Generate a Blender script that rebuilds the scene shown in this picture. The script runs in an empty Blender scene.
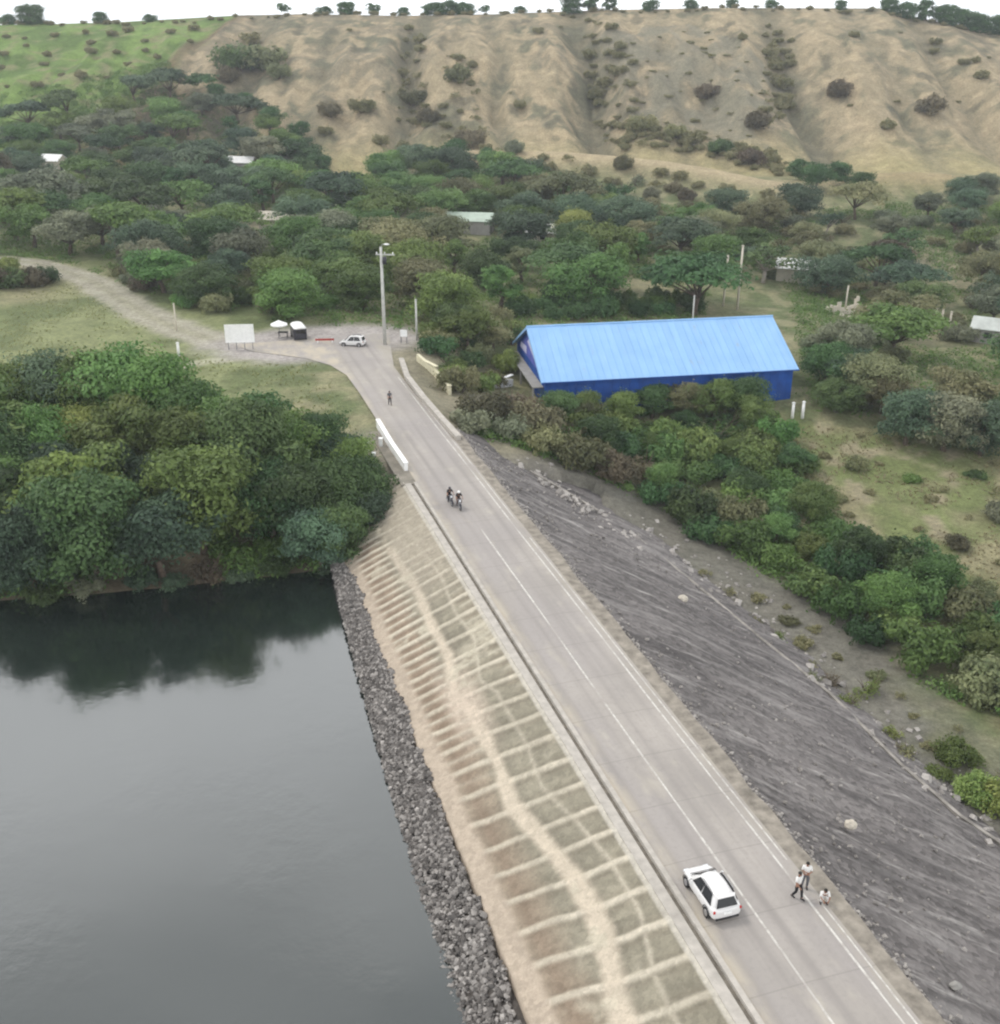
import bpy, bmesh, math, random
import numpy as np
from mathutils import Vector, Matrix

random.seed(7)
RNG = np.random.default_rng(7)
SC = bpy.context.scene
COL = SC.collection
R = math.radians

# ------------------------------------------------------------------ camera model (used to read positions off the photo)
F = 1098.0
PITCH = math.atan(482 / F)
CAMZ = 40.0
SP, CP = math.sin(PITCH), math.cos(PITCH)

def ray(x, y):
    u = (x - 500) / F; v = (512 - y) / F
    return np.array((u, CP + v * SP, -SP + v * CP))

def P(x, y, z=0.0):                      # pixel -> point at height z
    r = ray(x, y); t = (z - CAMZ) / r[2]
    return np.array((r[0] * t, r[1] * t, z))

def Q(x, y, Y):                          # pixel -> point at distance Y
    r = ray(x, y); t = Y / r[1]
    return np.array((r[0] * t, Y, CAMZ + r[2] * t))

def proj(X, Y, Z):                       # world -> pixel (arrays)
    dz = Z - CAMZ
    dep = Y * CP - dz * SP
    up = Y * SP + dz * CP
    dep = np.where(dep < 1e-3, 1e-3, dep)
    return 500 + F * X / dep, 512 - F * up / dep

# road frame: s along the dam crest, d across it (to the right)
A = math.radians(17.322)
EX = np.array((-math.sin(A), math.cos(A))); NX = np.array((math.cos(A), math.sin(A)))
def sd(X, Y): return X * EX[0] + Y * EX[1], X * NX[0] + Y * NX[1]
def xy(s, d): return s * EX[0] + d * NX[0], s * EX[1] + d * NX[1]

WATER = -5.0
KU, KD = 2.0, 2.0
DU, DD = 20.4, 28.6                       # crest edges

# ------------------------------------------------------------------ numpy noise
_perm = np.random.default_rng(3).random((256, 256))
def vnoise(x, y):
    xi = np.floor(x).astype(int); yi = np.floor(y).astype(int)
    fx = x - xi; fy = y - yi
    fx = fx * fx * (3 - 2 * fx); fy = fy * fy * (3 - 2 * fy)
    a = _perm[xi & 255, yi & 255]; b = _perm[(xi + 1) & 255, yi & 255]
    c = _perm[xi & 255, (yi + 1) & 255]; d = _perm[(xi + 1) & 255, (yi + 1) & 255]
    return (a * (1 - fx) + b * fx) * (1 - fy) + (c * (1 - fx) + d * fx) * fy
def fbm(x, y, o=4, g=0.5):
    v = 0; a = 1; t = 0
    for i in range(o):
        v = v + a * vnoise(x * 2 ** i + 17.3 * i, y * 2 ** i + 5.1 * i); t += a; a *= g
    return v / t
def sstep(a, b, x):
    t = np.clip((x - a) / (b - a), 0, 1); return t * t * (3 - 2 * t)
def polydist(X, Y, pts):
    best = np.full(np.shape(X), 1e9)
    for (x0, y0), (x1, y1) in zip(pts[:-1], pts[1:]):
        dx, dy = x1 - x0, y1 - y0
        t = np.clip(((X - x0) * dx + (Y - y0) * dy) / (dx * dx + dy * dy + 1e-9), 0, 1)
        best = np.minimum(best, np.hypot(X - x0 - t * dx, Y - y0 - t * dy))
    return best
def inpoly(px, py, poly):
    px = np.asarray(px, float); py = np.asarray(py, float)
    ins = np.zeros(px.shape, bool); n = len(poly)
    for i in range(n):
        x0, y0 = poly[i]; x1, y1 = poly[(i + 1) % n]
        c = ((y0 > py) != (y1 > py)) & (px < (x1 - x0) * (py - y0) / (y1 - y0 + 1e-12) + x0)
        ins ^= c
    return ins

# ------------------------------------------------------------------ terrain height
ctrl = [(-150, 10, -14), (-60, 0, -14), (0, 0, -14), (-60, 50, -11), (-10, 55, -10), (-150, 60, -10), (0, -150, -14), (-300, 0, -12), (300, -50, -14)]
for (x, y) in [(-250, 618), (-120, 610), (0, 603), (90, 597), (170, 591), (250, 583), (340, 578)]:
    p = P(x, y, -5.0)
    ctrl += [(p[0], p[1], -5.0), (p[0], p[1] - 4, -7.2), (p[0], p[1] + 8, -3.2), (p[0], p[1] + 16, -1.6), (p[0], p[1] + 27, -0.8)]
for q in [(250, 375, -.5), (60, 300, 0), (0, 330, 0), (200, 340, 0), (320, 345, 0), (120, 290, .5), (-100, 300, 1), (385, 345, 0), (450, 360, -1), (480, 400, -2),
          (1000, 830, -12), (900, 750, -11.2), (790, 640, -11.6), (700, 580, -9.8), (640, 520, -9.3), (580, 500, -6), (520, 470, -3.2),
          (1000, 650, -12), (900, 560, -11), (1000, 560, -10.5), (1000, 450, -9), (800, 430, -7.5), (850, 500, -9.5), (1200, 600, -12), (1300, 420, -9),
          (500, 385, -4.0), (797, 398, -5.2), (548, 405, -5.0), (700, 330, -4), (540, 340, -3),
          (300, 260, -1), (500, 250, -2), (700, 260, -4), (900, 300, -7), (1000, 260, -5), (100, 230, 1), (0, 200, 3), (400, 200, 0), (600, 210, 0),
          (850, 215, -1), (300, 170, 3), (0, 150, 7), (120, 135, 9), (-150, 160, 8), (1200, 230, -2), (-300, 230, 3)]:
    p = P(*q); ctrl.append(tuple(p))
for (s, d, z) in [(106, 14, -1.2), (98, 9, -3.2), (92, 11, -4.8), (0, 24, -13.5), (40, 24, -13), (75, 24, -11), (95, 24, -6), (108, 24, -2), (125, 24, -.3), (140, 24, -.15), (-60, 24, -14)]:
    x, y = xy(s, d); ctrl.append((x, y, z))
ctrl += [(80, 30, -13.5), (120, 60, -13), (60, 0, -14)]
ctrl += [(x, 640, 3) for x in (-600, -300, 0, 300, 600)] + [(-600, 200, 2), (600, 200, -4), (-500, 50, -2), (500, 50, -12), (0, 1200, 3), (-1500, 1200, 3), (1500, 1200, 3), (-1500, -300, -5), (1500, -300, -10)]
ctrl = np.array(ctrl, float)
def _tpsk(r2): return 0.5 * r2 * np.log(r2 + 1e-9)
def _tps():
    c = ctrl[:, :2] / 100.; n = len(c)
    K = _tpsk(((c[:, None] - c[None]) ** 2).sum(-1)) + 0.002 * np.eye(n)
    Pm = np.c_[np.ones(n), c]
    M = np.block([[K, Pm], [Pm.T, np.zeros((3, 3))]])
    return np.linalg.solve(M, np.r_[ctrl[:, 2], 0, 0, 0])
TW = _tps()
def tps(X, Y):
    c = ctrl[:, :2] / 100.; x = X / 100.; y = Y / 100.
    out = TW[-3] + TW[-2] * x + TW[-1] * y
    for i in range(len(c)):
        out = out + TW[i] * _tpsk((x - c[i, 0]) ** 2 + (y - c[i, 1]) ** 2)
    return out
# skyline read from the photo: pixel x -> pixel y of the crest
SKY = [(-400, 30), (-100, 27), (0, 25), (100, 23), (240, 15), (300, 14), (400, 16), (500, 14), (600, 10), (700, 8), (880, 8), (930, 20), (1000, 34), (1100, 40), (1400, 40)]
YC0 = 445.0
_sx = np.array([Q(x, y, YC0)[0] for x, y in SKY]); _sz = np.array([Q(x, y, YC0)[2] for x, y in SKY])
GUL = [(413, 7.0, 5), (500, 3.5, 4), (592, 9.0, 7), (660, 2.5, 5), (787, 9.0, 8), (330, 3, 6), (250, 4, 9), (880, 2.5, 6), (700, 2, 4), (950, 3, 5)]
_gx = [(Q(x, 60, 400)[0], a, w) for x, a, w in GUL]
SPUR = [Q(470, 150, 335), Q(560, 152, 326), Q(640, 158, 318), Q(720, 170, 306), Q(775, 184, 296)]
def hill_t(X, Y):
    yf = 322 + 14 * (fbm(X / 60. + 3, Y * 0 + 1.7, 3) - .5) + 8 * sstep(-60, -160, X)
    yc = YC0 + 18 * (fbm(X / 45. + 9, Y * 0 + 4.2, 3) - .5)
    return (Y - yf) / (yc - yf)
def height(X, Y):
    X = np.asarray(X, float); Y = np.asarray(Y, float)
    z = tps(X, np.minimum(Y, 420.))
    t = hill_t(X, Y); tc = np.clip(t, 0, 1)
    zc = np.interp(X * YC0 / np.maximum(Y, 300.), _sx, _sz)
    f = 0.25 * tc + 0.75 * sstep(0.0, 1.06, tc) / sstep(0.0, 1.06, 1.0)
    hz = np.maximum(z, -3) + (zc - z) * f
    g = 0
    for gx, a, w in _gx:
        wob = gx + 6 * (vnoise(Y / 25. + gx, Y * 0 + gx) - .5)
        g = g + a * np.exp(-((X - wob) / w) ** 2)
    rn = (1 - np.abs(2 * fbm(X / 22., Y / 75., 3) - 1)) ** 1.6; rn2 = (1 - np.abs(2 * fbm(X / 8. + 5, Y / 34., 3) - 1)) ** 1.5
    hz = hz - (g * np.clip(1.25 - tc * .5, 0, 1) + 6.5 * (1 - rn) + 2.6 * (1 - rn2) - 2 + 2.0 * (fbm(X / 9., Y / 14., 4) - .5)) * np.sin(math.pi * np.clip(tc * .93 + .05, 0, 1)) * (t > 0)
    z = np.where(t > 0, hz, z)
    z = np.where(t > 1, zc - (Y - YC0) * .008, z) if np.ndim(z) else (zc - (Y - YC0) * .008 if t > 1 else z)
    # spur in front of the hill
    sp = [(p[0], p[1]) for p in SPUR]
    dd = polydist(X, Y, sp)
    hs = np.interp(X, [p[0] for p in SPUR], [p[2] for p in SPUR])
    z = z + np.maximum(hs - z, 0) * np.exp(-(dd / 11.0) ** 2)
    c = Q(905, 172, 305); k = np.exp(-((X - c[0]) / 26) ** 2 - ((Y - c[1]) / 13) ** 2)
    z = z + np.maximum(c[2] - z, 0) * k
    # small relief
    amp = sstep(120, 320, Y) * .9 + .25
    z = z + amp * (fbm(X / 14., Y / 14., 4) - .5) * (t < .02)
    # stay under the dam, meet the road beyond it
    s, d = sd(X, Y)
    dam = np.minimum(np.minimum(0, -(DU - d) / KU), -(d - DD) / KD)
    inside = (s < 106) & (d > 13.2) & (d < 44)
    z = np.where(inside, np.minimum(z, dam - .5), z)
    flat = sstep(7.0, 4.4, np.abs(d - 24.4)) * sstep(95, 105, s) * sstep(165, 152, s)
    z = z * (1 - flat) + (-.13) * flat
    fj = sstep(19, 12, np.hypot(s - 147, (d - 19) * .8)); z = z * (1 - fj) + (-.05) * fj
    return z
def H1(x, y): return float(height(np.array([x]), np.array([y]))[0])
def ground_at(px, py, y0=40., y1=900.):            # pixel -> first ground point along the ray
    r = ray(px, py)
    Ys = np.concatenate([np.arange(y0, 300, .5), np.arange(300, y1, 1.)]); t = Ys / r[1]
    Z = CAMZ + r[2] * t
    h = height(r[0] * t, Ys)
    k = np.argmax(h >= Z)
    if not (h >= Z).any(): k = len(Ys) - 1
    return np.array((r[0] * t[k], Ys[k], h[k]))

# ------------------------------------------------------------------ materials
def nmat(name, rough=.8, spec=.3):
    m = bpy.data.materials.new(name); m.use_nodes = True
    b = m.node_tree.nodes['Principled BSDF']
    b.inputs['Roughness'].default_value = rough
    b.inputs['Specular IOR Level'].default_value = spec
    return m, m.node_tree.nodes, m.node_tree.links, b
def mixc(N, L, a, b, fac, mode='MIX'):
    n = N.new('ShaderNodeMix'); n.data_type = 'RGBA'; n.blend_type = mode
    for sock, v in ((n.inputs[6], a), (n.inputs[7], b), (n.inputs[0], fac)):
        if hasattr(v, 'is_output'): L.new(v, sock)
        elif isinstance(v, (int, float)): sock.default_value = v
        else: sock.default_value = (*v, 1)
    return n.outputs[2]
def noise(N, L, scale, detail=4, rough=.55, vec=None, dist=0):
    n = N.new('ShaderNodeTexNoise'); n.inputs['Scale'].default_value = scale
    n.inputs['Detail'].default_value = detail; n.inputs['Roughness'].default_value = rough; n.inputs['Distortion'].default_value = dist
    if vec: L.new(vec, n.inputs['Vector'])
    return n.outputs['Fac']
def ramp(N, L, fac, a, b, lo=0., hi=1.):
    n = N.new('ShaderNodeMapRange'); n.inputs[1].default_value = a; n.inputs[2].default_value = b
    n.inputs[3].default_value = lo; n.inputs[4].default_value = hi
    L.new(fac, n.inputs[0]); return n.outputs[0]
def coord(N, L, scale=None, rot=None, kind='Object'):
    t = N.new('ShaderNodeTexCoord').outputs[kind]
    if scale or rot:
        m = N.new('ShaderNodeMapping'); L.new(t, m.inputs[0])
        if scale: m.inputs['Scale'].default_value = scale
        if rot: m.inputs['Rotation'].default_value = rot
        return m.outputs[0]
    return t
def bump(N, L, b, h, strength=.3, dist=.05):
    n = N.new('ShaderNodeBump'); n.inputs['Strength'].default_value = strength; n.inputs['Distance'].default_value = dist
    L.new(h, n.inputs['Height']); L.new(n.outputs[0], b.inputs['Normal'])
def simple(name, c, rough=.6, var=.15, scale=3., spec=.3, metal=0., bmp=0.):
    m, N, L, b = nmat(name, rough, spec); b.inputs['Metallic'].default_value = metal
    n = noise(N, L, scale, 5, .6, coord(N, L))
    f = ramp(N, L, n, .3, .7)
    L.new(mixc(N, L, tuple(x * (1 - var) for x in c), tuple(min(1, x * (1 + var)) for x in c), f), b.inputs['Base Color'])
    if bmp: bump(N, L, b, n, bmp, .03)
    return m
def attr_mat(name, attr, rough=.9, scales=((.9, .35), (5., .3)), bmp=.3, bdist=.1, spec=.2, cells=None):
    """colour from a painted surface map, broken up by noise at several sizes"""
    m, N, L, b = nmat(name, rough, spec)
    a = N.new('ShaderNodeAttribute'); a.attribute_name = attr
    c = a.outputs['Color']; co = coord(N, L); last = None
    for sc, am in scales:
        n = noise(N, L, sc, 5, .65, co); last = n
        g = ramp(N, L, n, .28, .72, 1 - am, 1 + am)
        mm = N.new('ShaderNodeVectorMath'); mm.operation = 'SCALE'; L.new(c, mm.inputs[0]); L.new(g, mm.inputs['Scale']); c = mm.outputs[0]
    if cells:
        v = N.new('ShaderNodeTexVoronoi'); v.inputs['Scale'].default_value = cells[0]; L.new(co, v.inputs['Vector'])
        sep = N.new('ShaderNodeSeparateColor'); L.new(v.outputs['Color'], sep.inputs[0])
        g = ramp(N, L, sep.outputs[0], 0, 1, 1 - cells[1], 1 + cells[1])
        mm = N.new('ShaderNodeVectorMath'); mm.operation = 'SCALE'; L.new(c, mm.inputs[0]); L.new(g, mm.inputs['Scale']); c = mm.outputs[0]
    L.new(c, b.inputs['Base Color'])
    bump(N, L, b, last, bmp, bdist)
    return m
LEAFK = 2.0
def leaf_mat(name, dark, light, dry=None):
    dark = tuple(x * LEAFK for x in dark); light = tuple(x * LEAFK for x in light)
    m, N, L, b = nmat(name, .6, .25)
    a = N.new('ShaderNodeAttribute'); a.attribute_name = 'tint'
    oi = N.new('ShaderNodeObjectInfo')
    c = mixc(N, L, dark, light, a.outputs['Fac'])
    g = ramp(N, L, oi.outputs['Random'], 0, 1, .62, 1.32)
    mm = N.new('ShaderNodeVectorMath'); mm.operation = 'SCALE'; L.new(c, mm.inputs[0]); L.new(g, mm.inputs['Scale'])
    hs = N.new('ShaderNodeHueSaturation'); L.new(mm.outputs[0], hs.inputs['Color'])
    w = N.new('ShaderNodeTexWhiteNoise'); w.noise_dimensions = '1D'; L.new(oi.outputs['Random'], w.inputs['W'])
    L.new(ramp(N, L, w.outputs['Value'], 0, 1, .468, .528), hs.inputs['Hue'])
    L.new(hs.outputs[0], b.inputs['Base Color'])
    tr = N.new('ShaderNodeBsdfTranslucent'); L.new(hs.outputs[0], tr.inputs['Color'])
    mx = N.new('ShaderNodeMixShader'); mx.inputs[0].default_value = .25
    L.new(b.outputs[0], mx.inputs[1]); L.new(tr.outputs[0], mx.inputs[2])
    L.new(mx.outputs[0], N['Material Output'].inputs['Surface'])
    return m

M = {}
M['leaf_dark'] = leaf_mat('leaf_dark', (.017, .036, .014), (.052, .09, .031))
M['leaf_blue'] = leaf_mat('leaf_blue', (.024, .043, .028), (.066, .1, .056))
M['leaf_mid'] = leaf_mat('leaf_mid', (.03, .058, .016), (.085, .135, .037))
M['leaf_bright'] = leaf_mat('leaf_bright', (.036, .07, .02), (.098, .14, .044))
M['leaf_olive'] = leaf_mat('leaf_olive', (.055, .065, .03), (.14, .14, .07))
M['leaf_grey'] = leaf_mat('leaf_grey', (.055, .065, .042), (.14, .15, .095))
M['leaf_dry'] = leaf_mat('leaf_dry', (.045, .042, .025), (.105, .09, .055))
M['leaf_yellow'] = leaf_mat('leaf_yellow', (.06, .085, .022), (.125, .15, .045))
M['bark'] = simple('bark', (.11, .085, .065), .9, .35, 6, .1, bmp=.5)
M['bark_pale'] = simple('bark_pale', (.3, .27, .23), .9, .25, 6, .1)
M['concrete'] = simple('concrete', (.42, .39, .35), .85, .18, 1.5, .2, bmp=.2)
M['white_paint'] = simple('white_paint', (.86, .86, .85), .6, .08, 2.)
M['cream_paint'] = simple('cream_paint', (.62, .58, .42), .8, .15, 1.5)
def worn_paint():
    m, N, L, b = nmat('worn_line_paint', .8, .15); co = coord(N, L)
    c = mixc(N, L, (.6, .58, .54), (.40, .37, .34), ramp(N, L, noise(N, L, 2.6, 5, .7, co), .46, .62)); c = mixc(N, L, c, (.34, .31, .285), ramp(N, L, noise(N, L, .22, 3, .5, co), .5, .64, 0, .85))
    L.new(c, b.inputs['Base Color']); return m
M['line_paint'] = worn_paint()
M['dark_channel'] = simple('dark_channel', (.2, .18, .15), .9, .35, 2.)
M['car_white'] = simple('car_white', (.7, .69, .68), .22, .02, 1., .5)
M['glass_dark'] = simple('glass_dark', (.012, .013, .015), .08, .1, 1., .5)
M['rubber'] = simple('rubber', (.02, .02, .02), .8, .2, 10.)
M['alloy'] = simple('alloy', (.45, .45, .47), .35, .05, 3., .5, .8)
M['black_plastic'] = simple('black_plastic', (.03, .03, .032), .5, .2, 5.)
M['red_lens'] = simple('red_lens', (.45, .02, .02), .2, .05, 5., .5)
M['clear_lens'] = simple('clear_lens', (.75, .77, .8), .1, .05, 5., .5)
M['steel'] = simple('steel', (.3, .3, .31), .45, .15, 4., .5, .6)
M['pole_grey'] = simple('pole_grey', (.5, .5, .47), .8, .15, 2.)
M['skin'] = simple('skin', (.28, .15, .1), .55, .08, 8.)
M['hair'] = simple('hair', (.015, .012, .01), .5, .2, 20.)
M['cloth_white'] = simple('cloth_white', (.72, .71, .69), .9, .06, 8.)
M['cloth_black'] = simple('cloth_black', (.016, .016, .018), .9, .2, 8.)
M['cloth_grey'] = simple('cloth_grey', (.11, .11, .12), .9, .2, 8.)
M['cloth_brown'] = simple('cloth_brown', (.13, .09, .08), .9, .2, 8.)
M['roof_grey'] = simple('roof_grey', (.5, .53, .5), .6, .15, .8)
M['roof_white'] = simple('roof_white', (.74, .74, .72), .6, .1, .8)
M['roof_green'] = simple('roof_green', (.42, .5, .42), .6, .12, .8)
M['wall_pale'] = simple('wall_pale', (.5, .46, .38), .9, .15, .8)
M['wall_grey'] = simple('wall_grey', (.3, .29, .27), .9, .15, .8)
M['window_dark'] = simple('window_dark', (.03, .035, .04), .25, .2, 2.)
M['red_paint'] = simple('red_paint', (.35, .06, .05), .6, .2, 2.)
M['dark_body'] = simple('dark_body', (.035, .035, .045), .35, .2, 2.)
M['wall_blue'] = simple('wall_blue', (.005, .062, .29), .6, .3, .6)
M['mural_pale'] = simple('mural_pale', (.55, .55, .72), .7, .1, 1.)
M['mural_violet'] = simple('mural_violet', (.1, .12, .42), .7, .25, .8)
M['bleached'] = simple('bleached', (.55, .5, .42), .9, .15, 3.)
def roof_blue():
    m, N, L, b = nmat('roof_blue', .45, .4)
    co = coord(N, L)
    n = noise(N, L, .35, 4, .6, co)
    c = mixc(N, L, (.23, .42, .68), (.27, .47, .74), ramp(N, L, n, .3, .7))
    st = noise(N, L, 1.0, 3, .6, coord(N, L, (2.2, .12, .3)))
    c2 = mixc(N, L, c, (.33, .52, .76), ramp(N, L, st, .52, .8, 0, .5))
    sx = N.new('ShaderNodeSeparateXYZ'); L.new(co, sx.inputs[0]); fl = N.new('ShaderNodeMath'); fl.operation = 'FLOOR'; L.new(sx.outputs[0], fl.inputs[0])
    wn = N.new('ShaderNodeTexWhiteNoise'); wn.noise_dimensions = '1D'; L.new(fl.outputs[0], wn.inputs['W'])
    sc_ = N.new('ShaderNodeVectorMath'); sc_.operation = 'SCALE'; L.new(c2, sc_.inputs[0]); L.new(ramp(N, L, wn.outputs['Value'], 0, 1, .965, 1.03), sc_.inputs['Scale'])
    c3 = mixc(N, L, sc_.outputs[0], (.3, .3, .28), ramp(N, L, noise(N, L, .9, 5, .7, coord(N, L, (1., .35, .35))), .6, .78, 0, .5))
    L.new(c3, b.inputs['Base Color'])
    return m
M['roof_blue'] = roof_blue()
def road_mat():
    m, N, L, b = nmat('road_concrete', .85, .2)
    co = coord(N, L)
    c = mixc(N, L, (.31, .286, .262), (.40, .368, .335), ramp(N, L, noise(N, L, .12, 4, .6, co), .35, .65))
    c = mixc(N, L, c, (.33, .305, .29), ramp(N, L, noise(N, L, .05, 2, .5, coord(N, L, (3, 1, 1))), .45, .6, 0, .8))
    st = noise(N, L, 1., 4, .6, coord(N, L, (1.6, .035, 1)))
    c = mixc(N, L, c, (.27, .25, .235), ramp(N, L, st, .5, .72, 0, .6))
    fine = noise(N, L, 3.5, 5, .7, co)
    c = mixc(N, L, c, (.24, .225, .21), ramp(N, L, fine, .5, .8, 0, .55))
    sand = noise(N, L, .22, 4, .6, coord(N, L, (2.2, 1, 1)))
    c = mixc(N, L, c, (.47, .43, .36), ramp(N, L, sand, .58, .75, 0, .6))
    sx = N.new('ShaderNodeSeparateXYZ'); L.new(co, sx.inputs[0])
    for lane in (22.95, 25.95):                    # tyre wear: two darker bands in each lane, dust between
        for off in (-.72, .72):
            q = N.new('ShaderNodeMath'); q.operation = 'SUBTRACT'; L.new(sx.outputs[0], q.inputs[0]); q.inputs[1].default_value = lane + off
            ab = N.new('ShaderNodeMath'); ab.operation = 'ABSOLUTE'; L.new(q.outputs[0], ab.inputs[0])
            tw = N.new('ShaderNodeMath'); tw.operation = 'MULTIPLY'; L.new(ramp(N, L, ab.outputs[0], .1, .45, .42, 0), tw.inputs[0]); L.new(ramp(N, L, st, .3, .6, .2, 1), tw.inputs[1])
            c = mixc(N, L, c, (.25, .23, .215), tw.outputs[0])
    ed = ramp(N, L, sx.outputs[0], 22.5, 21.5, 0, 1); en = N.new('ShaderNodeMath'); en.operation = 'MULTIPLY'; L.new(ed, en.inputs[0]); L.new(ramp(N, L, noise(N, L, .5, 5, .65, coord(N, L, (1, .5, 1))), .4, .6), en.inputs[1])
    c = mixc(N, L, c, (.45, .40, .32), en.outputs[0])
    ed = ramp(N, L, sx.outputs[0], 27.2, 28.2, 0, 1); en = N.new('ShaderNodeMath'); en.operation = 'MULTIPLY'; L.new(ed, en.inputs[0]); L.new(ramp(N, L, noise(N, L, .6, 5, .65, coord(N, L, (1, .5, 1))), .4, .6), en.inputs[1])
    c = mixc(N, L, c, (.36, .33, .28), en.outputs[0])
    # construction joints every 4.5 m
    sep = N.new('ShaderNodeSeparateXYZ'); L.new(co, sep.inputs[0])
    md = N.new('ShaderNodeMath'); md.operation = 'PINGPONG'; md.inputs[1].default_value = 2.25; L.new(sep.outputs[1], md.inputs[0])
    j = ramp(N, L, md.outputs[0], .02, .06, .35, 0)
    c = mixc(N, L, c, (.2, .19, .17), j)
    L.new(c, b.inputs['Base Color']); bump(N, L, b, fine, .15, .02)
    return m
M['road'] = road_mat()
def gravel_face():
    m, N, L, b = nmat('dark_rockfill', .95, .15)
    co = coord(N, L)
    big = noise(N, L, .09, 4, .6, co)
    c = mixc(N, L, (.1, .092, .09), (.18, .166, .16), ramp(N, L, big, .3, .7))
    v = N.new('ShaderNodeTexVoronoi'); v.inputs['Scale'].default_value = 2.6; L.new(co, v.inputs['Vector'])
    sp = N.new('ShaderNodeSeparateColor'); L.new(v.outputs['Color'], sp.inputs[0])
    mm = N.new('ShaderNodeVectorMath'); mm.operation = 'SCALE'; L.new(c, mm.inputs[0]); L.new(ramp(N, L, sp.outputs[0], 0, 1, .72, 1.3), mm.inputs['Scale']); c = mm.outputs[0]
    for sc, w0, colr, f in ((.8, .53, (.26, .245, .235), .6), (1.3, .58, (.4, .38, .36), .65), (.6, .53, (.06, .055, .055), .55)):
        mp = N.new('ShaderNodeMapping'); mp.vector_type = 'TEXTURE'; L.new(N.new('ShaderNodeTexCoord').outputs['Object'], mp.inputs[0])
        mp.inputs['Rotation'].default_value = (0, 0, R(STREAK)); mp.inputs['Scale'].default_value = (8., 1.1, 3.)
        n = noise(N, L, sc, 4, .6, mp.outputs[0])
        c = mixc(N, L, c, colr, ramp(N, L, n, w0, w0 + .12, 0, f))
    L.new(c, b.inputs['Base Color']); bump(N, L, b, v.outputs['Distance'], .8, .15)
    return m
STREAK = -23.0
M['rockfill'] = gravel_face()
def rock_mat():
    m, N, L, b = nmat('riprap_stone', .9, .2)
    a = N.new('ShaderNodeAttribute'); a.attribute_name = 'tint'
    c = mixc(N, L, (.09, .083, .078), (.46, .43, .4), a.outputs['Fac'])
    n = noise(N, L, 4, 4, .6, coord(N, L))
    c = mixc(N, L, c, (.16, .14, .125), ramp(N, L, n, .4, .8, 0, .5))
    L.new(c, b.inputs['Base Color']); return m
M['rock'] = rock_mat()
def water_mat():
    m, N, L, b = nmat('lake_water', .1, .5)
    b.inputs['IOR'].default_value = 2.2
    co = coord(N, L)
    L.new(mixc(N, L, (.010, .017, .014), (.015, .022, .018), noise(N, L, .03, 3, .5, co)), b.inputs['Base Color'])
    n = noise(N, L, .9, 3, .55, co); n2 = noise(N, L, .12, 2, .5, co)
    mm = N.new('ShaderNodeMath'); mm.operation = 'MULTIPLY'; L.new(n, mm.inputs[0]); L.new(ramp(N, L, n2, .4, .65), mm.inputs[1])
    bump(N, L, b, mm.outputs[0], .13, .12)
    return m
M['water'] = water_mat()

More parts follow.
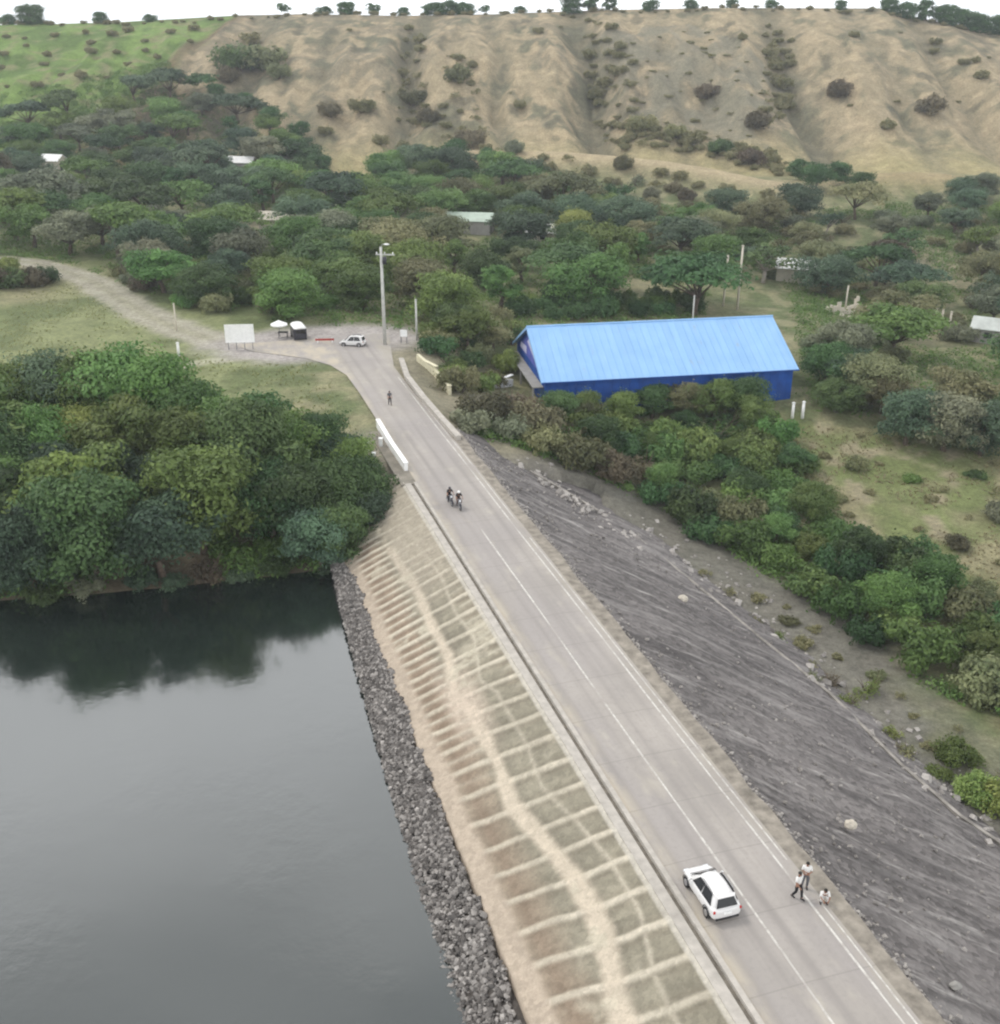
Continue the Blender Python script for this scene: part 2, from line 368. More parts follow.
# ------------------------------------------------------------------ mesh helpers
class MB:
    def __init__(self): self.v = []; self.f = []; self.m = []
    def add(self, vs, fs, mi=0):
        o = len(self.v); self.v += [tuple(map(float, p)) for p in vs]
        self.f += [tuple(i + o for i in f) for f in fs]; self.m += [mi] * len(fs)
    def box(self, c, size, rz=0., mi=0, mat=None):
        hx, hy, hz = (x / 2 for x in size); vs = []
        for sx, sy, sz in ((-1, -1, -1), (1, -1, -1), (1, 1, -1), (-1, 1, -1), (-1, -1, 1), (1, -1, 1), (1, 1, 1), (-1, 1, 1)):
            p = Vector((sx * hx, sy * hy, sz * hz))
            if mat: p = mat @ p
            elif rz: p = Matrix.Rotation(rz, 3, 'Z') @ p
            vs.append((p.x + c[0], p.y + c[1], p.z + c[2]))
        self.add(vs, [(0, 3, 2, 1), (4, 5, 6, 7), (0, 1, 5, 4), (1, 2, 6, 5), (2, 3, 7, 6), (3, 0, 4, 7)], mi)
    def tube(self, pts, rad, seg=8, mi=0, cap=True):
        pts = [Vector(p) for p in pts]; n = len(pts)
        rad = [rad] * n if isinstance(rad, (int, float)) else rad
        rings = []; up = Vector((0, 0, 1)); vs = []
        for i, p in enumerate(pts):
            t = (pts[min(i + 1, n - 1)] - pts[max(i - 1, 0)]).normalized()
            a = t.cross(up if abs(t.z) < .95 else Vector((1, 0, 0))).normalized(); b = t.cross(a)
            for k in range(seg):
                q = 2 * math.pi * k / seg; vs.append(p + (a * math.cos(q) + b * math.sin(q)) * rad[i])
        fs = []
        for i in range(n - 1):
            for k in range(seg):
                k2 = (k + 1) % seg; fs.append((i * seg + k, i * seg + k2, (i + 1) * seg + k2, (i + 1) * seg + k))
        if cap: fs.append(tuple(range(seg))[::-1]); fs.append(tuple((n - 1) * seg + k for k in range(seg)))
        self.add(vs, fs, mi)
    def ball(self, c, r, seg=10, rings=6, mi=0):
        r = (r, r, r) if isinstance(r, (int, float)) else r; vs = [(c[0], c[1], c[2] - r[2])]
        for i in range(1, rings):
            th = -math.pi / 2 + math.pi * i / rings
            for k in range(seg):
                q = 2 * math.pi * k / seg
                vs.append((c[0] + r[0] * math.cos(th) * math.cos(q), c[1] + r[1] * math.cos(th) * math.sin(q), c[2] + r[2] * math.sin(th)))
        vs.append((c[0], c[1], c[2] + r[2])); fs = []
        for k in range(seg): fs.append((0, 1 + (k + 1) % seg, 1 + k))
        for i in range(rings - 2):
            for k in range(seg):
                a = 1 + i * seg + k; b = 1 + i * seg + (k + 1) % seg; fs.append((a, b, b + seg, a + seg))
        top = len(vs) - 1; o = 1 + (rings - 2) * seg
        for k in range(seg): fs.append((o + k, o + (k + 1) % seg, top))
        self.add(vs, fs, mi)
    def torus(self, c, R0, r, axis='X', seg=20, s2=8, mi=0):
        vs = []; fs = []
        for i in range(seg):
            a = 2 * math.pi * i / seg
            for k in range(s2):
                b = 2 * math.pi * k / s2; rr = R0 + r * math.cos(b); h = r * math.sin(b)
                vs.append((c[0] + h, c[1] + rr * math.cos(a), c[2] + rr * math.sin(a)))
        for i in range(seg):
            for k in range(s2):
                i2 = (i + 1) % seg; k2 = (k + 1) % s2; fs.append((i * s2 + k, i * s2 + k2, i2 * s2 + k2, i2 * s2 + k))
        self.add(vs, fs, mi)
    def prism(self, poly, y0, y1, mi=0):            # poly in (x, z), extruded along y
        n = len(poly); vs = [(x, y0, z) for x, z in poly] + [(x, y1, z) for x, z in poly]
        fs = [tuple(range(n)), tuple(range(2 * n - 1, n - 1, -1))] + [(i, i + n, (i + 1) % n + n, (i + 1) % n) for i in range(n)]
        self.add(vs, fs, mi)
    def build(self, name, mats, parent=None, smooth=False, bevel=0., fix=True, subd=0):
        me = bpy.data.meshes.new(name); me.from_pydata(self.v, [], self.f)
        mats = mats if isinstance(mats, (list, tuple)) else [mats]
        for m in mats: me.materials.append(M[m] if isinstance(m, str) else m)
        me.polygons.foreach_set('material_index', self.m)
        if fix:
            bm = bmesh.new(); bm.from_mesh(me); bmesh.ops.recalc_face_normals(bm, faces=bm.faces); bm.to_mesh(me); bm.free()
        if smooth: me.polygons.foreach_set('use_smooth', [True] * len(me.polygons))
        o = bpy.data.objects.new(name, me); COL.objects.link(o)
        if parent: o.parent = parent
        if subd: b = o.modifiers.new('round', 'SUBSURF'); b.levels = subd; b.render_levels = subd
        if bevel:
            b = o.modifiers.new('edge', 'BEVEL'); b.width = bevel; b.segments = 2; b.limit_method = 'ANGLE'; b.angle_limit = R(35)
        return o
def tag(o, label=None, cat=None, group=None, kind=None):
    if label: o['label'] = label
    if cat: o['category'] = cat
    if group: o['group'] = group
    if kind: o['kind'] = kind
    return o
def empty(name, loc, rz=0., label=None, cat=None, group=None):
    o = bpy.data.objects.new(name, None); COL.objects.link(o); o.empty_display_size = .3
    o.location = tuple(map(float, loc)); o.rotation_euler = (0, 0, rz)
    return tag(o, label, cat, group)
def kids(o): return [c for c in bpy.data.objects if c.parent is o]
def copy_tree(o, parent=None, ks=None):
    c = o.copy(); COL.objects.link(c)
    if parent: c.parent = parent
    for ch in kids(o): copy_tree(ch, c)
    return c
def grid_mesh(name, Xg, Yg, Zg, mat, colors=None, attr='surface', smooth=True, extra=None):
    ny, nx = Xg.shape
    me = bpy.data.meshes.new(name)
    co = np.stack([Xg, Yg, Zg], -1).reshape(-1, 3).astype(np.float32)
    i = np.arange((ny - 1) * (nx - 1)); r = i // (nx - 1); c = i % (nx - 1); a = r * nx + c
    fs = np.stack([a, a + 1, a + nx + 1, a + nx], -1).astype(np.int32)
    me.vertices.add(len(co)); me.vertices.foreach_set('co', co.ravel())
    me.loops.add(fs.size); me.loops.foreach_set('vertex_index', fs.ravel())
    me.polygons.add(len(fs)); me.polygons.foreach_set('loop_start', np.arange(0, fs.size, 4, dtype=np.int32)); me.polygons.foreach_set('loop_total', np.full(len(fs), 4, np.int32))
    me.polygons.foreach_set('use_smooth', np.full(len(fs), smooth))
    me.update(); me.validate()
    me.materials.append(mat)
    if colors is not None:
        at = me.attributes.new(attr, 'FLOAT_COLOR', 'POINT')
        at.data.foreach_set('color', np.concatenate([colors.reshape(-1, 3), np.ones((len(co), 1))], 1).astype(np.float32).ravel())
    o = bpy.data.objects.new(name, me); COL.objects.link(o)
    return o
def lerp(a, b, f): return a * (1 - f[..., None]) + np.array(b) * f[..., None]

# ------------------------------------------------------------------ ground sheet
def graded(core0, core1, step, out, g):
    a = list(np.arange(core0, core1 + 1e-6, step))
    s = step
    while a[-1] < out[1]: s *= g; a.append(a[-1] + s)
    s = step
    while a[0] > out[0]: s *= g; a.insert(0, a[0] - s)
    return np.array(a)
gx = graded(-45, 70, .9, (-2500, 2500), 1.0125)
gy = np.concatenate([[-400, -200, -100, -50, -20, 0], np.arange(15, 250, .9), np.arange(250, 478, 1.25), 478 + np.cumsum(1.25 * 1.06 ** np.arange(1, 88))])
GX, GY = np.meshgrid(gx, gy)
GZ = height(GX, GY)
TRACK = [P(330, 345), P(285, 348), P(225, 343), P(185, 332), P(150, 318), P(118, 300), P(98, 286), P(70, 276), P(35, 268), P(0, 266)]
TRACK = [(p[0], p[1]) for p in TRACK]
PATH2 = [(p[0], p[1]) for p in (P(330, 352), P(260, 356), P(200, 362), P(150, 372))]
def ground_colour(X, Y, Z):
    px, py = proj(X, Y, Z)
    t = hill_t(X, Y)
    n1 = fbm(X / 40., Y / 40., 4); n2 = fbm(X / 9. + 40, Y / 9., 4); n3 = fbm(X / 3. + 11, Y / 3. + 7, 3)
    # valley: dry grass, scrub green and earth
    c = np.zeros(X.shape + (3,)) + np.array((.185, .19, .1))
    c = lerp(c, (.12, .145, .065), sstep(.45, .62, n2))
    c = lerp(c, (.27, .25, .15), sstep(.5, .66, n3) * .7)
    # left field
    lf = sstep(-22, -32, X) * sstep(112, 122, Y) * sstep(230, 215, Y)
    cl = np.zeros(X.shape + (3,)) + np.array((.2, .22, .105)); cl = lerp(cl, (.125, .15, .065), sstep(.45, .6, n2)); cl = lerp(cl, (.24, .225, .13), sstep(.5, .7, n1))
    c = c * (1 - lf[..., None]) + cl * lf[..., None]
    # right dry field
    rf = inpoly(px, py, [(760, 415), (830, 425), (1010, 440), (1100, 500), (1100, 660), (900, 600), (840, 520), (780, 450)]).astype(float)
    cr = np.zeros(X.shape + (3,)) + np.array((.235, .215, .125)); cr = lerp(cr, (.15, .175, .07), sstep(.4, .56, n2)); cr = lerp(cr, (.27, .24, .155), sstep(.58, .7, n3))
    rf = rf * sstep(.25, .4, n2 + .15)
    c = c * (1 - rf[..., None]) + cr * rf[..., None]
    # clearing behind the shed
    k = sstep(14, 6, np.hypot(X - P(655, 280, -4)[0], (Y - P(655, 280, -4)[1]) * .6)); c = lerp(c, (.27, .25, .15), k * .8)
    k = sstep(16, 6, np.hypot(X - P(950, 262, -5)[0], (Y - P(950, 262, -5)[1]) * .6)); c = lerp(c, (.27, .24, .16), k * .7)
    k = sstep(16, 6, np.hypot(X - P(265, 220, 0)[0], (Y - P(265, 220, 0)[1]) * .6)); c = lerp(c, (.27, .24, .16), k * .7)
    # hill
    h = sstep(-.05, .05, t + .1 * (n2 - .5))
    ch = np.zeros(X.shape + (3,)) + np.array((.295, .245, .158)); ch = lerp(ch, (.215, .185, .125), sstep(.4, .6, n1)); ch = lerp(ch, (.13, .13, .085), sstep(.5, .64, n2) * .85); ch = lerp(ch, (.4, .32, .205), sstep(.5, .68, n3) * .7); ch = lerp(ch, (.1, .095, .065), sstep(.62, .74, fbm(X / 5. + 3, Y / 7. + 31, 4)) * .7)
    low = sstep(.34, .05, t); ch = lerp(ch, (.35, .3, .15), low * .75)
    gul = np.zeros(X.shape)
    for gx_, a_, w_ in _gx:
        wob = gx_ + 6 * (vnoise(Y / 25. + gx_, Y * 0 + gx_) - .5)
        gul = np.maximum(gul, np.exp(-((X - wob) / (w_ * .7)) ** 2) * min(1, a_ / 6.))
    ch = lerp(ch, (.13, .125, .085), np.clip(gul * (.5 + n2), 0, .75))
    grey = inpoly(px, py, [(595, 30), (690, 25), (790, 60), (770, 150), (640, 130)]).astype(float) * sstep(.35, .55, n2)
    ch = lerp(ch, (.2, .185, .135), grey * .8)
    edge = -97 - (440 - Y) * .3
    gl = sstep(4, -4, X - edge + 6 * (n2 - .5))
    cg = np.zeros(X.shape + (3,)) + np.array((.15, .225, .06)); cg = lerp(cg, (.095, .15, .04), sstep(.45, .62, n2)); cg = lerp(cg, (.2, .2, .1), sstep(.55, .7, n3))
    ch = ch * (1 - gl[..., None]) + cg * gl[..., None]
    rim = np.exp(-((X - edge) / 3.) ** 2) * (t > .5); ch = lerp(ch, (.12, .075, .05), rim * .7)
    c = c * (1 - h[..., None]) + ch * h[..., None]
    sp = np.exp(-(polydist(X, Y, [(p[0], p[1]) for p in SPUR]) / 9.) ** 2); c = lerp(c, (.37, .3, .19), np.clip(sp * 1.2, 0, 1) * .9)
    q = Q(905, 172, 305); k = np.exp(-((X - q[0]) / 26) ** 2 - ((Y - q[1]) / 12) ** 2); c = lerp(c, (.32, .25, .14), np.clip(k * 1.3, 0, 1) * .8)
    # tracks and junction
    dt = polydist(X, Y, TRACK); k = sstep(4.2, 2.4, dt + 2 * (n3 - .5)); c = lerp(c, (.36, .335, .27), k * .9)
    k = np.exp(-(dt / .7) ** 2); c = lerp(c, (.2, .2, .11), k * .5)
    dt = polydist(X, Y, PATH2); k = sstep(1.8, .8, dt); c = lerp(c, (.38, .37, .27), k * .8)
    s, d = sd(X, Y)
    k = sstep(12, 7, np.hypot((s - 151) * 1.0, (d - 21) * .62) + 3 * (n3 - .5)); c = lerp(c, (.37, .34, .32), k)
    # road verges at the far abutment, bare earth by the dam ends
    k = sstep(12, 4, np.abs(d - 32)) * sstep(98, 106, s) * sstep(150, 140, s); c = lerp(c, (.24, .215, .16), k * .8)
    k = sstep(8, 3, np.abs(d - 16)) * sstep(90, 95, s) * sstep(116, 108, s); c = lerp(c, (.33, .29, .24), k * .9)
    # lake bank: mud at the waterline
    k = sstep(2.2, .4, np.abs(Z - WATER - .3)) * (d < 16) * (s < 125); c = lerp(c, (.13, .1, .075), k * .8)
    k = (Z < WATER - .3) & (d < 20); c = lerp(c, (.06, .055, .04), k.astype(float))
    # downstream valley floor next to the toe
    dz = polydist(X, Y, [tuple(P(*q)[:2]) for q in [(1100, 900, -12), (1000, 830, -12), (900, 750, -11.2), (790, 640, -11.6), (700, 580, -9.8), (640, 520, -9.3), (580, 500, -6)]])
    k = sstep(11, 6, dz + 5 * (n2 - .5)) * (d > 28); c = lerp(c, (.155, .145, .13), k * .85); k = sstep(.55, .7, n2) * sstep(9, 5, dz) * (d > 28); c = lerp(c, (.16, .165, .085), k * .6)
    k = sstep(4, 2, np.hypot(X - P(605, 525, -7)[0], Y - P(605, 525, -7)[1])); c = lerp(c, (.34, .22, .14), k * .7)
    return c
ground = grid_mesh('ground', GX, GY, GZ, attr_mat('ground_earth', 'surface', .95, ((.35, .22), (1.6, .3), (6., .25)), .5, .25), ground_colour(GX, GY, GZ))
tag(ground, kind='structure')

# ------------------------------------------------------------------ lake
lake = MB()
pl = [xy(-160, 14.5), xy(108, 14.5), xy(108, -60), (-420, 150), (-420, -160)]
lake.add([(x, y, WATER) for x, y in pl], [tuple(range(len(pl)))])
lake = lake.build('lake_water', 'water'); tag(lake, kind='structure')

# ------------------------------------------------------------------ dam, all in the road frame (x = d, y = s)
def in_frame(o): o.rotation_euler = (0, 0, A); return o
S0, S1 = -60., 150.
# crest road with its flare into the junction
sv = np.concatenate([np.arange(S0, 126, 3.), np.arange(126, 153.1, 1.)])
dl = np.interp(sv, [S0, 84, 92, 112, 126, 134, 139, 143, 146, 149, 153], [21.5, 21.5, 21.5, 21.6, 21.6, 21.4, 20.2, 17.8, 14.5, 11, 9])
dr = np.interp(sv, [S0, 112, 126, 136, 142, 153], [28.2, 28.2, 27.9, 28.0, 29.0, 31.0])
u = np.linspace(0, 1, 9)
Dg = dl[:, None] * (1 - u) + dr[:, None] * u; Sg = np.repeat(sv[:, None], 9, 1)
Zg = .06 * (1 - ((u - .5) * 2) ** 2)[None] + np.zeros_like(Dg) + .01
road = in_frame(grid_mesh('road', Dg, Sg, Zg, M['road'])); tag(road, kind='structure')
def strip(name, d0, d1, s0, s1, z0, z1, mat, seg=3., jit=0.):
    m = MB(); ss = np.arange(s0, s1 + .01, seg); vs = []
    for i, s in enumerate(ss):
        j = (float(fbm(np.array([s * .35 + d0]), np.array([2.7]), 3)[0]) - .5) * jit * 2
        for dd, z in ((d0, z0), (d0, z1), (d1 + j, z1 - abs(j) * .3), (d1 + j, z0)): vs.append((dd, s, z))
    fs = []
    for i in range(len(ss) - 1):
        for k in range(4):
            k2 = (k + 1) % 4; fs.append((i * 4 + k, i * 4 + k2, i * 4 + 4 + k2, i * 4 + 4 + k))
    fs += [(0, 1, 2, 3), tuple(len(vs) - 4 + k for k in range(4))[::-1]]
    m.add(vs, fs); return in_frame(m.build(name, mat))
tag(strip('kerb', 21.22, 21.5, S0, 96, -.4, .15, 'concrete'), kind='structure')
tag(strip('drain_channel', 20.94, 21.22, S0, 96, -.5, -.12, 'dark_channel'), kind='structure')
tag(strip('edge_beam', 20.35, 20.94, S0, 96, -.5, .06, 'concrete'), kind='structure')
tag(strip('crest_shoulder', 20.0, 22.1, 95.9, 112, -.6, -.015, simple('shoulder_sand', (.24, .22, .185), .95, .3, .8, .1, bmp=.4), 2., .0), kind='structure')
tag(strip('crest_shoulder', 28.2, 29.3, S0, 112, -.5, .0, simple('shoulder_gravel', (.25, .225, .19), .95, .4, 1.2, .1, bmp=.5), .8, .3), kind='structure')
# painted lines
def line(name, d, w, s0, s1, gaps):
    m = MB(); s = s0
    while s < s1:
        e = min(s + 3., s1)
        if random.random() > gaps:
            zc = lambda dd: .06 * (1 - ((dd - 24.85) / 3.35) ** 2) + .0145
            j = .02 * math.sin(s * .21) ; w2 = w * random.uniform(.8, 1.1)
            m.add([(d - w2 / 2 + j, s, zc(d - w2 / 2)), (d + w2 / 2 + j, s, zc(d + w2 / 2)), (d + w2 / 2 + j, e, zc(d + w2 / 2)), (d - w2 / 2 + j, e, zc(d - w2 / 2))], [(0, 1, 2, 3)])
        s = e
    o = in_frame(m.build(name, 'line_paint', fix=False)); return tag(o, kind='structure')
line('road_centre_line', 24.42, .12, -30, 84, -1)
line('road_edge_line', 27.42, .12, -30, 131, -1)
line('road_edge_line', 27.95, .09, -30, 120, .1)

# upstream revetment: stone panels between concrete ribs, with a worn dirt trail
def slope_u(x, y):
    r = ray(x, y); dn = r[0] * NX[0] + r[1] * NX[1]
    t = (CAMZ + DU / KU) / (dn / KU - r[2]); X, Y = r[0] * t, r[1] * t; return sd(X, Y)
TRAIL = [(632, 1040), (616, 1000), (604, 932), (576, 880), (540, 836), (512, 806), (499, 766), (470, 709), (454, 696), (448, 654), (432, 626), (417, 589), (402, 566), (390, 548)]
TRAIL = [(d, s) for s, d in (slope_u(x, y) for x, y in TRAIL)]
TRAIL = [(TRAIL[0][0] + .5, -60)] + TRAIL
def revetment():
    s = np.arange(8., 99.01, .1); k = np.linspace(0, 1, 76)
    D0 = 12.8; D1 = 20.35
    D, S = np.meshgrid(D0 + (D1 - D0) * k, s)
    end = 12.8 + 5.5 * sstep(84, 99, S)
    nb = fbm(D * .6, S * .6, 4); nf = fbm(D * 3., S * 3., 3); nl = fbm(D / 3. + 9, S / 8., 3)
    warp = .25 * (fbm(D / 2.5, S / 6., 3) - .5)
    per = 2.3
    SS = S + (.33 - .27 * sstep(45, 80, S)) * (D - 13.5) + warp * 1.6 + .5 * (vnoise(S / 7., S * 0 + 2.2) - .5)
    ph = np.abs((SS + per * 100 + per / 2) % per - per / 2); rib = ph             # distance to a cross rib
    ph2 = np.abs((SS + per * 100) % per - per / 2)
    rowid = np.floor((SS + per / 2) / per)
    tr0 = np.interp(S, [p[1] for p in TRAIL], [p[0] for p in TRAIL])
    long1 = np.abs(D - (np.minimum(tr0 + 1.9, 19.6) + warp))
    lr = np.exp(-(rib / .23) ** 4); ll = np.exp(-(long1 / .14) ** 2) * .6
    fade = .68 + .32 * sstep(.35, .6, nl)
    far = sstep(50, 60, S) * sstep(16.6, 16.0, D + .8 * (nb - .5)) + .5 * sstep(54, 62, S) * sstep(.45, .6, nl)
    lr = np.maximum(lr, np.exp(-(ph2 / .17) ** 2) * np.clip(far, 0, 1))
    ribm = np.clip(np.maximum(lr, ll) * fade, 0, 1)
    cellid = (D > tr0) * 1. + (D > tr0 + 1.9) * 1.; tone = vnoise(rowid * 3.71, cellid * 5.3 + rowid * 1.37)
    c = np.zeros(D.shape + (3,)) + np.array((.30, .274, .21))
    c = lerp(c, (.185, .17, .13), np.clip(tone, 0, 1) * .85)
    c = lerp(c, (.17, .155, .12), sstep(.5, .75, nb) * .3)
    slot = np.clip(far, 0, 1) * sstep(.25, .5, np.minimum(rib, ph2)); c = lerp(c, (.17, .125, .09), slot * .55)
    lowr = sstep(16.4, 15.2, D + .6 * (nb - .5)); c = lerp(c, (.33, .235, .17), lowr * .55 * (.5 + .5 * nl))
    # darker tone beside each rib, at the head of each panel
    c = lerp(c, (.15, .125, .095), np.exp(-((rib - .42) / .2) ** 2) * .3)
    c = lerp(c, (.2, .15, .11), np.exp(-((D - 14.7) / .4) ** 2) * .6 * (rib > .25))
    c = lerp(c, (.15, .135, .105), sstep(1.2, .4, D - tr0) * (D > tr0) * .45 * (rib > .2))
    c = lerp(c, (.52, .47, .38), ribm * .95)
    tr = polydist(D, S, TRAIL)
    w = .2 + .3 * sstep(66, 30, S) + .45 * (nb - .5)
    trm = sstep(w + .35, w * .5, tr); c = lerp(c, (.5, .435, .345), trm * .95)
    # pale silt patches around the trail
    pt = np.exp(-((S - 61) / 4.) ** 2) * sstep(15.0, 15.8, D) * sstep(18.2, 17., D); c = lerp(c, (.5, .42, .34), pt * .75)
    c = lerp(c, (.46, .42, .33), sstep(.62, .72, nb) * sstep(.4, .6, nl) * .7)
    # sandy wash over the far panels
    fw = sstep(70, 84, S) * sstep(15.8, 17.5, D); c = lerp(c, (.36, .32, .255), fw * .75)
    # bottom dirt edge and top concrete strip
    c = lerp(c, (.40, .335, .265), sstep(14.3, 13.7, D + .4 * (nb - .5)))
    c = lerp(c, (.46, .43, .37), sstep(20.05, 20.2, D))
    Z = -(DU - D) / KU + .09 * ribm - .03 * trm + .05 * (nf - .5) * (1 - ribm) + .1 * (nb - .5)
    Z[:, 0] -= .6
    Z = np.where(D < end - .2, np.minimum(Z, -(DU - D) / KU), Z)
    return in_frame(grid_mesh('dam_revetment', D, S, Z, attr_mat('revetment_stone', 'surface', .92, ((2.0, .1), (7., .12)), .35, .05, .15, (3.2, .1)), c))
rv = revetment()
tag(rv, kind='structure')
# riprap bed and stones
D, S = np.meshgrid(np.linspace(3, 13.9, 24), np.arange(8., 98., .5))
Z = -(DU - D) / KU - .12 + .5 * (fbm(D, S, 3) - .5)
Z = Z - .5 * sstep(12.3, 12.9, D)
Z = Z - 1.6 * np.maximum(0, np.interp(S, [38, 51, 68, 82, 96], [9.6, 10.7, 11.3, 11.9, 12.8]) - D)
tag(in_frame(grid_mesh('riprap_bed', D, S, Z, simple('riprap_bed', (.09, .08, .072), .95, .4, 2.5, .1, bmp=.6))), kind='structure')
def stones(name, n, gen, smin, smax, tintf):
    vs = []; fs = []; tint = []
    base = [(-1, -1, -.6), (1, -1, -.6), (1, 1, -.6), (-1, 1, -.6), (-.7, -.7, .7), (.7, -.7, .7), (.7, .7, .7), (-.7, .7, .7)]
    ff = [(0, 3, 2, 1), (4, 5, 6, 7), (0, 1, 5, 4), (1, 2, 6, 5), (2, 3, 7, 6), (3, 0, 4, 7)]
    for i in range(n):
        x, y, z = gen(); r = smin + (smax - smin) * random.random() ** 2.2
        rot = Matrix.Rotation(random.random() * 6.28, 3, 'Z') @ Matrix.Rotation(random.uniform(-.7, .7), 3, 'X') @ Matrix.Rotation(random.uniform(-.7, .7), 3, 'Y')
        sx, sy, sz = r * random.uniform(.7, 1.3), r * random.uniform(.6, 1.1), r * random.uniform(.5, .95)
        o = len(vs)
        for b in base:
            p = rot @ Vector((b[0] * sx * random.uniform(.7, 1.15), b[1] * sy * random.uniform(.7, 1.15), b[2] * sz * random.uniform(.7, 1.1)))
            vs.append((p.x + x, p.y + y, p.z + z))
        fs += [tuple(k + o for k in f) for f in ff]; tint += [tintf()] * 6
    me = bpy.data.meshes.new(name); me.from_pydata(vs, [], fs); me.materials.append(M['rock'])
    a = me.attributes.new('tint', 'FLOAT', 'FACE'); a.data.foreach_set('value', tint)
    o = bpy.data.objects.new(name, me); COL.objects.link(o); return o
def gen_rip():
    s = random.uniform(24, 96) if random.random() < .9 else random.uniform(8, 30)
    lo, hi = float(np.interp(s, [38, 51, 68, 82, 96], [9.2, 10.2, 10.8, 11.4, 12.4])), float(np.interp(s, [36, 65, 88], [12.5, 13.0, 13.3])) + .5 * (float(vnoise(np.array([s * .8]), np.array([3.3]))[0]) - .5) - (1.2 * max(0, (s - 84) / 12))
    d = random.uniform(lo, hi); return d, s, -(DU - d) / KU + random.uniform(-.05, .12)
rr = in_frame(stones('riprap_stones', 21000, gen_rip, .05, .2, lambda: random.random() ** 2.0 * .8 + (.35 if random.random() < .08 else 0))); tag(rr, 'grey riprap stones along the waterline at the foot of the dam slope', 'stones', kind='stuff')

# downstream rockfill face
s = np.concatenate([np.arange(-60, 20, 2.), np.arange(20, 112.1, .5)]); k = np.linspace(0, 1, 80)
D, S = np.meshgrid(29.1 + 30 * k, s)
nd = fbm(D / 2., S / 2., 4); ne = fbm(D / 9., S / 5., 3)
Z = -(D - DD) / KD - .02 + .35 * (nd - .5) * np.clip((D - 29.1) / 3, 0, 1) + .9 * (ne - .5) * np.clip((D - 30) / 5, 0, 1)
tag(in_frame(grid_mesh('dam_rockfill_face', D, S, Z, M['rockfill'])), kind='structure')
def on_face(px, py):
    r = ray(px, py); dn = r[0] * NX[0] + r[1] * NX[1]
    t = (CAMZ + DD / KD) / (dn / KD - r[2]) if False else (CAMZ - DD / KD) / (-dn / KD - r[2])
    X, Y = r[0] * t, r[1] * t; return X, Y, -(sd(X, Y)[1] - DD) / KD
def gen_toe():
    t = random.random(); pts = [(1020, 850), (900, 750), (790, 640), (700, 580), (640, 525), (590, 502), (530, 474)]
    i = min(int(t * 6), 5); f = t * 6 - i
    px = pts[i][0] * (1 - f) + pts[i + 1][0] * f; py = pts[i][1] * (1 - f) + pts[i + 1][1] * f
    p = P(px, py, -11.5 if i < 3 else (-9.5 if i < 4 else -5)); p = ground_at(px + random.gauss(0, 9), py + random.gauss(0, 7)) if False else p
    x, y = p[0] + random.gauss(0, 1.6), p[1] + random.gauss(0, 1.6); s_, d_ = sd(x, y)
    return x, y, max(H1(x, y), -(d_ - DD) / KD)
tag(stones('toe_stones', 420, gen_toe, .1, .45, lambda: .35 + .65 * random.random()), 'pale stones strewn along the foot of the dark rockfill face', 'stones', kind='stuff')
# thin concrete drain kerb along the toe of the rockfill
def toe_kerb():
    px = [(530, 471), (560, 488), (600, 512), (640, 540), (700, 588), (760, 638), (830, 694), (900, 764), (960, 816), (1010, 850)]
    pts = [on_face(*p) for p in px]; m = MB(); vs = []
    for i, p in enumerate(pts):
        a, b = pts[max(i - 1, 0)], pts[min(i + 1, len(pts) - 1)]; dx, dy = b[0] - a[0], b[1] - a[1]; l = math.hypot(dx, dy); nx, ny = -dy / l * .13, dx / l * .13
        z = max(p[2], H1(p[0], p[1]))
        for sg, zz in ((-1, -.7), (-1, .1), (1, .1), (1, -.7)): vs.append((p[0] + nx * sg, p[1] + ny * sg, z + zz))
    fs = []
    for i in range(len(pts) - 1):
        for k in range(4): fs.append((i * 4 + k, i * 4 + (k + 1) % 4, i * 4 + 4 + (k + 1) % 4, i * 4 + 4 + k))
    fs += [(0, 1, 2, 3), tuple(len(vs) - 4 + k for k in range(4))[::-1]]; m.add(vs, fs)
    tag(m.build('toe_kerb', simple('toe_kerb_concrete', (.27, .25, .225), .9, .45, .7, .1, bmp=.4)), kind='structure')
toe_kerb()
def gen_face():
    s = random.uniform(24, 108); dmax = 50 if s < 85 else 50 - (s - 85) * .75
    d = random.uniform(29.3, dmax); d = 29.3 + (d - 29.3) * random.random() ** .25 if random.random() < .5 else d; x, y = xy(s, d); return x, y, -(d - DD) / KD + random.uniform(-.02, .1)
tag(stones('face_stones', 1500, gen_face, .04, .16, lambda: .15 + .6 * random.random()), 'loose grey stones lying all over the dark rockfill face', 'stones', kind='stuff')
def gen_edge():
    s = random.uniform(24, 112); d = 29.2 + abs(random.gauss(0, .45)); x, y = xy(s, d); return x, y, -max(0, d - DD) / KD + random.uniform(-.03, .06)
tag(stones('shoulder_rubble', 2200, gen_edge, .04, .15, lambda: .45 + .5 * random.random()), 'pale rubble along the edge of the gravel shoulder', 'rubble', kind='stuff')
for px, py, r, lab in ((850, 827, .42, 'pale boulder alone on the dark rockfill face below the walkers'), (955, 988, .3, 'small dark boulder low down on the dark rockfill face'), (682, 601, .5, 'white boulder on the upper rim of the dark rockfill face'), (538, 466, .7, 'pale boulder at the top of the stone toe line, beside the thicket')):
    x, y, z = on_face(px, py); b = MB(); b.ball((0, 0, r * .45), (r, r * .8, r * .75), 9, 6)
    b.v = [(p[0] * random.uniform(.8, 1.15), p[1] * random.uniform(.8, 1.15), p[2] * random.uniform(.85, 1.1)) for p in b.v]
    o = b.build('boulder', 'bleached' if 'dark boulder' not in lab else 'wall_grey'); o.location = (x, y, z); tag(o, lab, 'boulder')

